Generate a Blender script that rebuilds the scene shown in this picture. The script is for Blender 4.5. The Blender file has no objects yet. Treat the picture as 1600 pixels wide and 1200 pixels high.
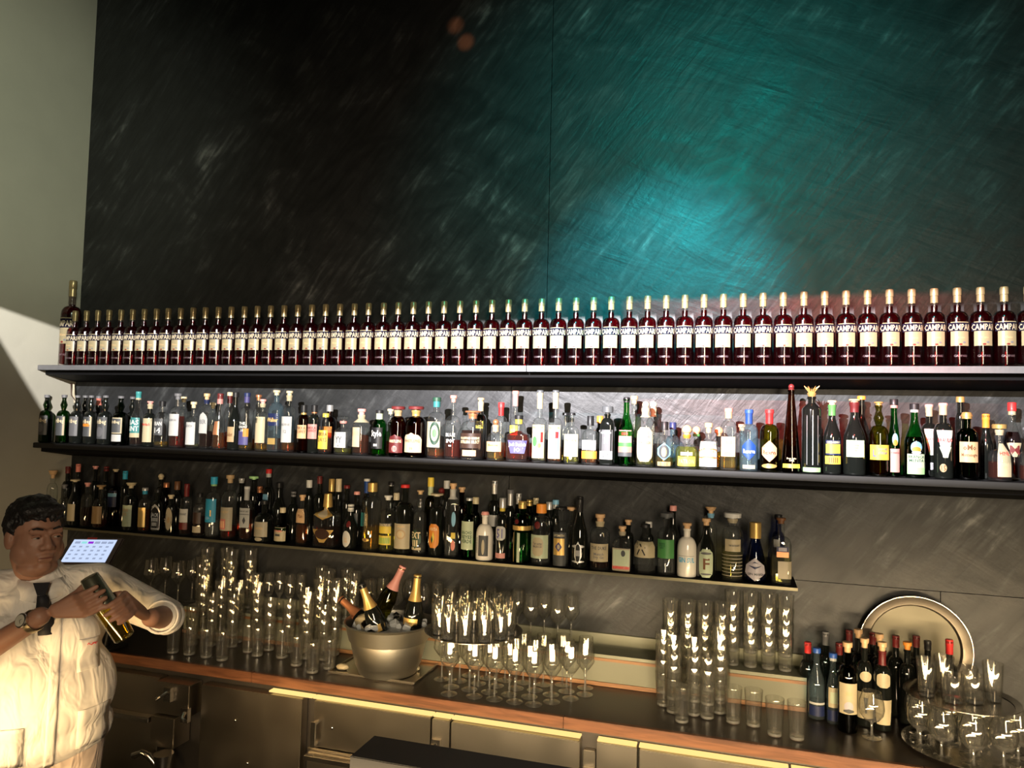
import bpy, bmesh, math, random
from math import sin, cos, pi, radians, sqrt
from mathutils import Vector as V, Matrix
random.seed(7)
S = bpy.context.scene
COL = S.collection

# ------------------------------------------------------------------ camera, light, exposure
FPX = 1150.0
YAW, PIT, ROL = 0.29426, 0.05295, 0.02474
CAM = V((0, -3.385, 2.023))
def cam_axes():
    f = V((-sin(YAW)*cos(PIT), cos(YAW)*cos(PIT), sin(PIT)))
    r = V((cos(YAW), sin(YAW), 0)); u = r.cross(f)
    c, s = cos(ROL), sin(ROL)
    return r*c + u*s, u*c - r*s, f
AR, AU, AF = cam_axes()
cd = bpy.data.cameras.new('camera'); cam = bpy.data.objects.new('camera', cd); COL.objects.link(cam)
cd.sensor_width = 36; cd.sensor_fit = 'HORIZONTAL'; cd.lens = FPX*36/1600; cd.clip_start = 0.05; cd.clip_end = 60
m = Matrix((AR, AU, -AF)).transposed().to_4x4(); m.translation = CAM
cam.matrix_world = m
S.camera = cam
S.view_settings.view_transform = 'Standard'; S.view_settings.look = 'None'
S.view_settings.gamma = 1; S.view_settings.use_curve_mapping = False
S.view_settings.exposure = 0.0
S.cycles.transparent_max_bounces = 40
S.cycles.max_bounces = 14; S.cycles.transmission_bounces = 12; S.cycles.glossy_bounces = 4; S.cycles.diffuse_bounces = 3
S.cycles.caustics_reflective = False; S.cycles.caustics_refractive = False
S.cycles.sample_clamp_indirect = 4
S.cycles.use_denoising = True

w = bpy.data.worlds.new('world'); S.world = w; w.use_nodes = True
w.node_tree.nodes['Background'].inputs[0].default_value = (1.0, 0.74, 0.5, 1)
w.node_tree.nodes['Background'].inputs[1].default_value = 0.012

def look(o, p):
    o.rotation_euler = (V(p) - o.location).to_track_quat('-Z', 'Y').to_euler()
def lamp(name, kind, loc, to, col, watt, size=0.1, sizey=None, ang=60, blend=1.0, spread=None):
    d = bpy.data.lights.new(name, kind); d.energy = watt; d.color = col
    if kind == 'SPOT':
        d.spot_size = radians(ang); d.spot_blend = blend; d.shadow_soft_size = size
    elif kind == 'AREA':
        d.shape = 'RECTANGLE'; d.size = size; d.size_y = sizey or size
        if spread: d.spread = radians(spread)
    else:
        d.shadow_soft_size = size
    o = bpy.data.objects.new(name, d); COL.objects.link(o); o.location = loc
    if to is not None: look(o, to)
    return o
# framed white profile spotlight above the guests (two lamps in one housing); its shutters are built below
PROF = V((-1.0, -4.1, 3.25)); PROF2 = V((-0.2, -4.15, 3.78)); PROF3 = V((-0.1, -3.3, 4.35))
lamp('profile_lamp', 'SPOT', PROF, (-0.9, 0, 2.2), (1.0, 0.96, 0.92), 1800, 0.0012, ang=84, blend=0.1)
lamp('profile_lamp_core', 'SPOT', PROF, (-0.35, 0, 2.10), (0.98, 0.92, 1.0), 2400, 0.0012, ang=46, blend=1.0)
# teal and red stage lamps on the plaster
lamp('teal_lamp', 'SPOT', PROF3, (-0.10, 0, 3.05), (0.0, 0.72, 0.62), 420, 0.002, ang=56, blend=1.0)
lamp('teal_lamp_low', 'SPOT', PROF3, (-0.36, 0, 2.50), (0.05, 0.80, 0.90), 1500, 0.002, ang=22, blend=1.0)
lamp('red_lamp', 'SPOT', PROF2, (0.22, 0, 2.42), (1.0, 0.13, 0.10), 1500, 0.0012, ang=25, blend=0.9)
for k_, q_ in enumerate(((-1.372, 0, 4.032), (-1.314, 0, 3.937))):
    lamp('amber_glare_spot', 'SPOT', (-.9, -3.8, 4.6), q_, (1.0, 0.30, 0.10), (420, 650)[k_], 0.01, ang=1.6, blend=1.0)  # added narrow spots imitating warm lamp reflections in the satin wall
# warm strips under the bar overhang
lamp('bar_strip_left', 'AREA', (-2.2, -2.05, 1.0), (-2.35, 0, .85), (1.0, 0.66, 0.30), 7.5, 1.3, 0.06, spread=90)
lamp('bar_strip_right', 'AREA', (0.35, -1.62, 0.96), (0.1, 0, 1.0), (1.0, 0.74, 0.42), 25, 3.4, 0.05, spread=84)
# added unseen fills: streaks on glass and front light, then the left wall
lamp('room_fill', 'AREA', (1.5, -6.5, 2.4), (-1.0, 0, 1.4), (1.0, 0.80, 0.55), 32, 0.8, 2.3, spread=60)
lamp('left_wall_fill', 'SPOT', (-0.2, -3.2, 3.9), (-3.7, -0.45, 3.6), (0.93, 1.0, 0.76), 520, 0.15, ang=36, blend=1.0)

# ------------------------------------------------------------------ picture measurements to world points
def ray(px, py): return AF + AR*((px-800)/FPX) - AU*((py-600)/FPX)
def onY(px, py, y):
    d = ray(px, py); return CAM + d*((y-CAM.y)/d.y)
def onZ(px, py, z):
    d = ray(px, py); return CAM + d*((z-CAM.z)/d.z)
def proj(p):
    d = V(p)-CAM; return 800+FPX*d.dot(AR)/d.dot(AF), 600-FPX*d.dot(AU)/d.dot(AF)
def ppm(p):      # pixels per metre for the width of a round thing at p
    d = V(p)-CAM; z = d.dot(AF); t = d.dot(AR)/z; return FPX/z*sqrt(1+t*t)
def x_at(px, y, z):     # the x at which a point of that depth and height shows in column px
    a, b = -4.5, 3.5
    for _ in range(40):
        c = (a+b)/2
        if proj((c, y, z))[0] < px: a = c
        else: b = c
    return (a+b)/2
def z_at(x, y, py):
    a, b = 0.0, 5.0
    for _ in range(40):
        c = (a+b)/2
        if proj((x, y, c))[1] > py: a = c
        else: b = c
    return (a+b)/2

# ------------------------------------------------------------------ materials
MATS = {}
def newmat(name):
    mt = bpy.data.materials.new(name); mt.use_nodes = True; nt = mt.node_tree; nt.nodes.clear()
    out = nt.nodes.new('ShaderNodeOutputMaterial'); return mt, nt, out
def pbsdf(nt, col=(.5,.5,.5), rough=.5, metal=0, spec=.5, coat=0, trans=0, ior=1.5):
    b = nt.nodes.new('ShaderNodeBsdfPrincipled'); i = b.inputs
    i['Base Color'].default_value = (*col, 1); i['Roughness'].default_value = rough; i['Metallic'].default_value = metal
    i['Specular IOR Level'].default_value = spec; i['Coat Weight'].default_value = coat; i['Coat Roughness'].default_value = .08
    i['Transmission Weight'].default_value = trans; i['IOR'].default_value = ior
    return b
def plain(name, col, rough=.5, metal=0, spec=.5, coat=0, var=0.0, scale=30, bump=0.0, bscale=60):
    if name in MATS: return MATS[name]
    mt, nt, out = newmat(name); b = pbsdf(nt, col, rough, metal, spec, coat)
    if var or bump:
        tc = nt.nodes.new('ShaderNodeTexCoord')
    if var:
        n = nt.nodes.new('ShaderNodeTexNoise'); n.inputs['Scale'].default_value = scale; n.inputs['Detail'].default_value = 4
        nt.links.new(tc.outputs['Object'], n.inputs['Vector'])
        mx = nt.nodes.new('ShaderNodeMix'); mx.data_type = 'RGBA'
        mx.inputs[6].default_value = (*[c*(1-var) for c in col], 1); mx.inputs[7].default_value = (*[min(1, c*(1+var)) for c in col], 1)
        nt.links.new(n.outputs['Fac'], mx.inputs[0]); nt.links.new(mx.outputs[2], b.inputs['Base Color'])
    if bump:
        n2 = nt.nodes.new('ShaderNodeTexNoise'); n2.inputs['Scale'].default_value = bscale; n2.inputs['Detail'].default_value = 3
        nt.links.new(tc.outputs['Object'], n2.inputs['Vector'])
        bp = nt.nodes.new('ShaderNodeBump'); bp.inputs['Strength'].default_value = bump; bp.inputs['Distance'].default_value = .01
        nt.links.new(n2.outputs['Fac'], bp.inputs['Height']); nt.links.new(bp.outputs[0], b.inputs['Normal'])
    nt.links.new(b.outputs[0], out.inputs[0]); MATS[name] = mt; return mt
def thin_glass(name, tint, edge, gl=1.0, rough=.03, gcol=(1,1,1), haze=0.0, hcol=(.9,.9,.88)):
    """a wall of clear or coloured glass: what passes through is tinted, more at the rim where the path is longer"""
    if name in MATS: return MATS[name]
    mt, nt, out = newmat(name)
    lw = nt.nodes.new('ShaderNodeLayerWeight'); lw.inputs['Blend'].default_value = .5
    p3 = nt.nodes.new('ShaderNodeMath'); p3.operation = 'POWER'; p3.inputs[1].default_value = 2.5; nt.links.new(lw.outputs['Facing'], p3.inputs[0])
    mx = nt.nodes.new('ShaderNodeMix'); mx.data_type = 'RGBA'
    mx.inputs[6].default_value = (*tint, 1); mx.inputs[7].default_value = (*edge, 1)
    nt.links.new(p3.outputs[0], mx.inputs[0])
    tr = nt.nodes.new('ShaderNodeBsdfTransparent'); nt.links.new(mx.outputs[2], tr.inputs[0])
    g = nt.nodes.new('ShaderNodeBsdfGlossy'); g.inputs['Roughness'].default_value = rough; g.inputs[0].default_value = (*gcol, 1)
    p5 = nt.nodes.new('ShaderNodeMath'); p5.operation = 'POWER'; p5.inputs[1].default_value = 5; nt.links.new(lw.outputs['Facing'], p5.inputs[0])
    mm = nt.nodes.new('ShaderNodeMath'); mm.operation = 'MULTIPLY_ADD'; mm.inputs[1].default_value = .55; mm.inputs[2].default_value = .045*gl; mm.use_clamp = True
    nt.links.new(p5.outputs[0], mm.inputs[0])
    ms = nt.nodes.new('ShaderNodeMixShader'); nt.links.new(mm.outputs[0], ms.inputs[0])
    nt.links.new(tr.outputs[0], ms.inputs[1]); nt.links.new(g.outputs[0], ms.inputs[2]); last = ms
    if haze:  # diffuse share mixed in for the pale glow of lit glass
        df = nt.nodes.new('ShaderNodeBsdfDiffuse'); df.inputs[0].default_value = (*hcol, 1)
        m2 = nt.nodes.new('ShaderNodeMixShader'); m2.inputs[0].default_value = haze
        nt.links.new(ms.outputs[0], m2.inputs[1]); nt.links.new(df.outputs[0], m2.inputs[2]); last = m2
    nt.links.new(last.outputs[0], out.inputs[0])
    MATS[name] = mt; return mt
def fluid(name, col, ior=1.36, rough=.01):
    if name in MATS: return MATS[name]
    mt, nt, out = newmat(name); b = pbsdf(nt, col, rough, spec=.5, trans=1, ior=ior)
    nt.links.new(b.outputs[0], out.inputs[0]); MATS[name] = mt; return mt

GLASS = {
 'c': thin_glass('clear_glass', (.95,.97,.96), (.42,.46,.45), 1.3, haze=.007),
 'g': thin_glass('green_glass', (.10,.50,.14), (.01,.10,.02), 1.2),
 'dg': thin_glass('dark_green_glass', (.05,.16,.04), (.0,.02,.0), 1.2),
 'ol': thin_glass('olive_glass', (.42,.40,.08), (.10,.09,.01), 1.2),
 'b': thin_glass('brown_glass', (.28,.09,.02), (.04,.01,.0), 1.2),
 'bl': thin_glass('pale_blue_glass', (.66,.84,.92), (.20,.36,.48), 1.3, haze=.025, hcol=(.7,.8,.85)),
 'db': thin_glass('deep_blue_glass', (.12,.20,.50), (.01,.02,.12), 1.2),
 'k': plain('black_glass', (.006,.007,.006), .06, 0, .6, .5),
 'w': plain('white_stoneware', (.78,.74,.66), .25, 0, .5, .6),
}
FL = {'amber': (.90,.42,.08), 'gold': (.97,.76,.20), 'pale': (.97,.94,.62), 'red': (.72,.13,.03), 'dark': (.30,.07,.01), 'brown': (.62,.20,.03),
      'clear': (.97,.98,.98), 'wine': (.22,.01,.02), 'campari': (.36,.014,.045), 'yellow': (.93,.92,.30), 'pink': (.9,.25,.2)}
def FLUID(k): return thin_glass('liquid_'+k, FL[k], tuple(c*.75 for c in FL[k]), .3, .05, haze=.010 if k == 'campari' else .02, hcol=(.30, .008, .03) if k == 'campari' else FL[k])
C = {'black': (.012,.012,.013), 'grey': (.16,.16,.17), 'silver': (.62,.62,.62), 'white': (.66,.66,.63), 'cream': (.66,.56,.36), 'palegold': (.46,.36,.19), 'tan': (.55,.38,.20),
     'cork': (.66,.42,.22), 'gold': (.72,.48,.16), 'copper': (.60,.25,.12), 'red': (.62,.03,.03), 'darkred': (.16,.015,.015), 'maroon': (.14,.02,.02),
     'pink': (.80,.36,.32), 'coral': (.85,.28,.22), 'orange': (.85,.30,.04), 'yellow': (.88,.66,.08), 'green': (.10,.36,.10), 'darkgreen': (.02,.07,.04),
     'teal': (.05,.28,.28), 'blue': (.02,.08,.34), 'cyan': (.04,.42,.68), 'navy': (.02,.03,.10), 'purple': (.10,.09,.26), 'brown': (.16,.07,.03),
     'peach': (.88,.56,.30), 'lime': (.45,.80,.35), 'palegreen': (.66,.76,.52), 'slate': (.09,.095,.10), 'beige': (.55,.48,.34), 'kraft': (.42,.28,.14),
     'lilac': (.60,.56,.62), 'skyblue': (.25,.55,.80), 'darkbrown': (.06,.03,.02)}
METAL = {'gold', 'copper', 'silver', 'palegold'}
def PAINT(k, rough=.45):
    if k in METAL: return plain('foil_'+k, C[k], .34, .6, .5)
    return plain('paint_'+k, C[k], rough, 0, .4, .15)
def PAPER(k): return plain('paper_'+k, tuple(c*.66 for c in C[k]), .42, 0, .35, .0, var=.05, scale=90)
def INK(k): return plain('ink_'+k, C[k], .5, 0, .3)

# ------------------------------------------------------------------ objects
def mesh(name, vs, fs, mats, fmat=None, smooth=True, sharp=40):
    me = bpy.data.meshes.new(name); me.from_pydata([tuple(v) for v in vs], [], fs)
    for mt in (mats if isinstance(mats, (list, tuple)) else [mats]): me.materials.append(mt)
    if fmat: me.polygons.foreach_set('material_index', fmat)
    if smooth:
        me.polygons.foreach_set('use_smooth', [True]*len(me.polygons))
        if sharp: me.set_sharp_from_angle(angle=radians(sharp))
    me.update(); return me
def put(name, me, parent=None, loc=None, rot=None):
    o = bpy.data.objects.new(name, me); COL.objects.link(o)
    if parent is not None: o.parent = parent
    if loc is not None: o.location = loc
    if rot is not None: o.rotation_euler = rot
    return o
def tag(o, label, cat, group=None, kind=None):
    o['label'] = label; o['category'] = cat
    if group: o['group'] = group
    if kind: o['kind'] = kind
    return o
def empty(name, loc, rz=0, label=None, cat=None, group=None):
    o = bpy.data.objects.new(name, None); COL.objects.link(o); o.location = loc; o.rotation_euler = (0, 0, rz); o.empty_display_size = .05
    if label: tag(o, label, cat, group)
    return o
def struct(o): o['kind'] = 'structure'; return o
def copy_tree(o, parent=None):
    c = o.copy(); COL.objects.link(c); c.parent = parent
    for ch in o.children: copy_tree(ch, c)
    return c

class MB:
    """collects shapes for one mesh"""
    def __init__(s): s.v = []; s.f = []; s.m = []
    def add(s, vs, fs, mi=0):
        n = len(s.v); s.v += [V(v) for v in vs]; s.f += [tuple(i+n for i in f) for f in fs]; s.m += [mi]*len(fs); return s
    def box(s, x0, x1, y0, y1, z0, z1, mi=0, bev=0):
        if bev:
            b = bmesh.new(); bmesh.ops.create_cube(b, size=1)
            for v in b.verts: v.co = V(((x0+x1)/2+v.co.x*(x1-x0), (y0+y1)/2+v.co.y*(y1-y0), (z0+z1)/2+v.co.z*(z1-z0)))
            bmesh.ops.bevel(b, geom=b.edges[:], offset=bev, segments=2, affect='EDGES')
            b.verts.index_update(); s.add([v.co.copy() for v in b.verts], [[v.index for v in f.verts] for f in b.faces], mi); b.free(); return s
        vs = [(x0,y0,z0),(x1,y0,z0),(x1,y1,z0),(x0,y1,z0),(x0,y0,z1),(x1,y0,z1),(x1,y1,z1),(x0,y1,z1)]
        return s.add(vs, [(0,3,2,1),(4,5,6,7),(0,1,5,4),(1,2,6,5),(2,3,7,6),(3,0,4,7)], mi)
    def lathe(s, prof, seg=20, mi=0, o=(0,0,0), sq=0, dep=1.0, n=5.0, cap0=True, cap1=True):
        """prof: (r, z[, q]); q mixes circle to rounded square"""
        vs = []; o = V(o)
        for p in prof:
            r, z = p[0], p[1]; q = p[2] if len(p) > 2 else sq
            for i in range(seg):
                t = 2*pi*i/seg; k = rad_k(t, q, n)
                d = 1-(1-dep)*(q if q else (1 if dep != 1 and len(p) < 3 else 0))
                vs.append(o+V((r*k*cos(t), r*k*sin(t)*d, z)))
        fs = []
        for j in range(len(prof)-1):
            for i in range(seg):
                a, b = j*seg+i, j*seg+(i+1) % seg; fs.append((a, b, b+seg, a+seg))
        if cap0: fs.append(tuple(reversed(range(seg))))
        if cap1: fs.append(tuple(range((len(prof)-1)*seg, len(prof)*seg)))
        return s.add(vs, fs, mi)
    def tube(s, pts, r, seg=8, mi=0):
        pts = [V(p) for p in pts]; rs = r if isinstance(r, (list, tuple)) else [r]*len(pts); vs = []
        up = V((0, 0, 1))
        for k, p in enumerate(pts):
            d = (pts[min(k+1, len(pts)-1)]-pts[max(k-1, 0)]).normalized()
            a = d.cross(up); a = a.normalized() if a.length > .05 else d.cross(V((1, 0, 0))).normalized()
            b = d.cross(a)
            vs += [p+(a*cos(2*pi*i/seg)+b*sin(2*pi*i/seg))*rs[k] for i in range(seg)]
        fs = [(j*seg+i, j*seg+(i+1) % seg, (j+1)*seg+(i+1) % seg, (j+1)*seg+i) for j in range(len(pts)-1) for i in range(seg)]
        fs += [tuple(reversed(range(seg))), tuple(range((len(pts)-1)*seg, len(pts)*seg))]
        return s.add(vs, fs, mi)
    def ball(s, c, r, mi=0, nu=14, nv=8):
        rr = r if isinstance(r, (list, tuple)) else (r, r, r); c = V(c); vs = [c+V((0, 0, -rr[2]))]
        for j in range(1, nv):
            a = -pi/2+pi*j/nv
            vs += [c+V((rr[0]*cos(a)*cos(2*pi*i/nu), rr[1]*cos(a)*sin(2*pi*i/nu), rr[2]*sin(a))) for i in range(nu)]
        vs.append(c+V((0, 0, rr[2]))); fs = [(0, 1+(i+1) % nu, 1+i) for i in range(nu)]
        for j in range(nv-2):
            fs += [(1+j*nu+i, 1+j*nu+(i+1) % nu, 1+(j+1)*nu+(i+1) % nu, 1+(j+1)*nu+i) for i in range(nu)]
        e = len(vs)-1; fs += [(e, 1+(nv-2)*nu+i, 1+(nv-2)*nu+(i+1) % nu) for i in range(nu)]
        return s.add(vs, fs, mi)
    def xf(s, M): s.v = [M @ v for v in s.v]; return s
    def me(s, name, mats, smooth=True, sharp=40): return mesh(name, s.v, s.f, mats, s.m, smooth, sharp)
    def obj(s, name, mats, parent=None, loc=None, rot=None, smooth=True, sharp=40): return put(name, s.me(name, mats, smooth, sharp), parent, loc, rot)
def rad_k(t, q, n=5.0):
    if not q: return 1.0
    k = 1/((abs(cos(t))**n+abs(sin(t))**n)**(1/n))
    return 1+(k-1)*q

# ------------------------------------------------------------------ lettering: glyph outlines from the built-in font
CHARS = "ABCDEFGHIJKLMNOPQRSTUVWXYZabcdefghiklmnoprstuvwy0123456789&'.-六"
GLY = {}
def load_glyphs():
    tmp = []
    for ch in CHARS:
        for k, t in enumerate((ch, ch+ch)):
            c = bpy.data.curves.new('glyph', 'FONT'); c.body = t; c.resolution_u = 1; c.size = 1; c.offset = .018
            o = bpy.data.objects.new('glyph', c); COL.objects.link(o); tmp.append((ch, k, o))
    bpy.context.view_layer.update(); dg = bpy.context.evaluated_depsgraph_get(); wd = {}
    for ch, k, o in tmp:
        me = bpy.data.meshes.new_from_object(o.evaluated_get(dg))
        vs = [(v.co.x, v.co.y) for v in me.vertices]; fs = [tuple(p.vertices) for p in me.polygons]
        if vs:
            x = [a for a, b in vs]; wd[(ch, k)] = max(x)-min(x)
        if k == 0: GLY[ch] = [vs, fs, .6]
        bpy.data.meshes.remove(me)
    for ch in CHARS:
        if (ch, 0) in wd and (ch, 1) in wd: GLY[ch][2] = wd[(ch, 1)]-wd[(ch, 0)]
    for ch, k, o in tmp:
        c = o.data; bpy.data.objects.remove(o); bpy.data.curves.remove(c)
load_glyphs()
def text2d(t, bold=0.0):
    """flat outline of a line of text: verts, faces, width, height ~0.7"""
    vs, fs, x = [], [], 0.0
    for ch in t:
        if ch == ' ' or ch not in GLY: x += .35; continue
        g = GLY[ch]; n = len(vs); vs += [(a+x, b) for a, b in g[0]]; fs += [tuple(i+n for i in f) for f in g[1]]; x += g[2]
    return vs, fs, x
# ------------------------------------------------------------------ bottle building
# shape: (shoulder start, shoulder end, neck ratio, style, squareness, depth ratio)
SH = {
 'std': (.62,.76,.36,'round',0,1), 'wine': (.60,.74,.36,'round',0,1), 'slope': (.46,.80,.36,'slope',0,1), 'champ': (.42,.84,.34,'slope',0,1),
 'bulb': (.56,.68,.34,'bulb',0,1), 'squat': (.52,.70,.32,'round',0,1), 'ball': (.50,.68,.28,'round',0,1), 'cone': (.05,.72,.40,'line',0,1), 'fat': (.66,.80,.40,'round',0,.8),
 'sq': (.60,.72,.34,'round',1,.85), 'flat': (.60,.74,.30,'round',1,.62), 'sqs': (.56,.66,.30,'sharp',1,.9), 'tall': (.68,.80,.42,'round',0,1), 'tallsq': (.66,.80,.40,'round',1,.9),
 'taper': (.04,.90,.24,'line',0,1), 'thin': (.50,.62,.26,'round',0,1), 'low': (.40,.56,.26,'round',0,1), 'teapot': (.52,.72,.26,'slope',0,1),
 'cyl': (.72,.80,.40,'sharp',0,1), 'hex': (.62,.70,.34,'sharp',.0,1), 'stein': (.50,.74,.34,'round',0,1), 'decant': (.60,.70,.26,'sharp',1,.7),
}
def profile(sh, H, R, Hb):
    """outline of the glass up to Hb (under the stopper)"""
    a, b, nr, st, q, dp = SH[sh]; rn = R*nr if R*nr > .0115 else .0115; rn = min(rn, .0175, R*.75); za, zb = a*H, b*H
    P = [(R*.80, 0, q), (R*.96, .003, q), (R, .010, q)]
    if st == 'line':
        if sh == 'taper': P = [(R*.85, 0, 0), (R, .008, 0), (R*.99, .05*H, 0)]
        for i in range(1, 9):
            t = i/8; r = R+(rn-R)*(t**(1.1 if sh == 'taper' else 1.6)); P.append((r, za+(zb-za)*t, 0))
    elif st == 'slope':
        P.append((R, za, q))
        for i in range(1, 9):
            t = i/8; P.append((rn+(R-rn)*(.5+.5*cos(pi*t)), za+(zb-za)*t, q*(1-t)))
    elif st == 'sharp':
        P += [(R, za, q), (R*.97, za+.006, q), (R*.80, za+(zb-za)*.45, q), (rn*1.3, za+(zb-za)*.8, q*.3), (rn, zb, 0)]
    elif st == 'bulb':
        P.append((R, za, q))
        for i in range(1, 6):
            t = i/5*pi/2; P.append((rn*.9+(R-rn*.9)*cos(t), za+(zb-za)*sin(t), 0))
        zc = zb+(Hb-zb)*.35
        P += [(rn*1.1, zb+(zc-zb)*.35, 0), (rn*1.55, zc, 0), (rn*1.1, zc+(zc-zb)*.6, 0), (rn*.85, zc+(zc-zb), 0)]
    else:
        P.append((R, za, q))
        for i in range(1, 7):
            t = i/6*pi/2; P.append((rn+(R-rn)*cos(t)**1.0, za+(zb-za)*sin(t), q*(1-i/6)))
    P.append((rn, Hb-.012 if Hb-.012 > P[-1][1]+.001 else P[-1][1]+.001, 0))
    z = max(Hb-.010, P[-1][1]+.001)
    P += [(rn*1.18, z, 0), (rn*1.18, z+.008, 0)]
    return P, rn, dp
def r_of(P, z):
    for i in range(len(P)-1):
        if P[i][1] <= z <= P[i+1][1]:
            t = (z-P[i][1])/max(1e-6, P[i+1][1]-P[i][1])
            return P[i][0]+(P[i+1][0]-P[i][0])*t, P[i][2]+(P[i+1][2]-P[i][2])*t
    return P[-1][0], 0
def surf(P, dp, th, z, off, n=5.0):
    """point on the bottle at angle th from its front (-y)"""
    r, q = r_of(P, z); t = th-pi/2; k = rad_k(t, q, n); d = 1-(1-dp)*(q if q else (1 if dp != 1 and not any(p[2] for p in P) else 0))
    return V(((r*k+off)*cos(t), (r*k*d+off)*sin(t), z))
HALF = {
 'r': lambda t: 1, 'o': lambda t: sqrt(max(0, 1-(2*t-1)**2)), 'h': lambda t: min(1, t*3+.02, (1-t)*3+.02), 'a': lambda t: 1 if t < .68 else sqrt(max(0, 1-((t-.68)/.32)**2))*.75+.25*(1-(t-.68)/.32),
 'd': lambda t: 1-abs(2*t-1), 'v': lambda t: .25+.75*t, 'b': lambda t: max(.5, sqrt(max(0, 1-(2*t-1)**6))), 'x': lambda t: .72+.28*t}
def label_mesh(P, dp, z0, z1, ha, shape, mat, off=.0006, rot=0, nz=None):
    nz = nz or (3 if shape in 'rx' else 9); na = max(5, int(ha/9)); vs, fs = [], []
    for j in range(nz+1):
        t = j/nz if shape not in 'ob' else .5-.5*cos(pi*j/nz); hw = radians(ha)*max(.02, HALF[shape](t))
        for i in range(na+1): vs.append(surf(P, dp, rot+hw*(2*i/na-1), z0+(z1-z0)*t, off))
    for j in range(nz):
        for i in range(na): a = j*(na+1)+i; fs.append((a, a+1, a+na+2, a+na+1))
    return mesh('label', vs, fs, mat, sharp=0)
def text_mesh(P, dp, z0, z1, ha, lines, mat, off=.0016, rot=0, fillw=.86, vert=False):
    vs, fs = [], []; lines = lines.split('|'); r, q = r_of(P, (z0+z1)/2); arc = 2*radians(ha)*r; hh = z1-z0
    if vert:
        tv, tf, w = text2d(lines[0]); s = min(hh*.9/w, arc*.8/.72)
        for x, y in tv: vs.append(surf(P, dp, rot-(y*s-.35*s)/r, z0+hh*.05+x*s+(hh*.9-w*s)/2, off))
        return mesh('lettering', vs, tf, mat, smooth=False)
    lh = hh*.82/len(lines)
    for k, ln in enumerate(lines):
        if not ln: continue
        tv, tf, w = text2d(ln); s = min(lh*.80/.72, arc*fillw/max(w, .1)); zc = z1-hh*.09-lh*(k+.5)-.36*s; n = len(vs)
        sy = min(1.6, lh*.8/.72/s)
        for x, y in tv: vs.append(surf(P, dp, rot+(x-w/2)*s/r, zc-(sy-1)*.36*s+y*s*sy, off))
        fs += [tuple(i+n for i in f) for f in tf]
    return mesh('lettering', vs, fs, mat, smooth=False)
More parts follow.
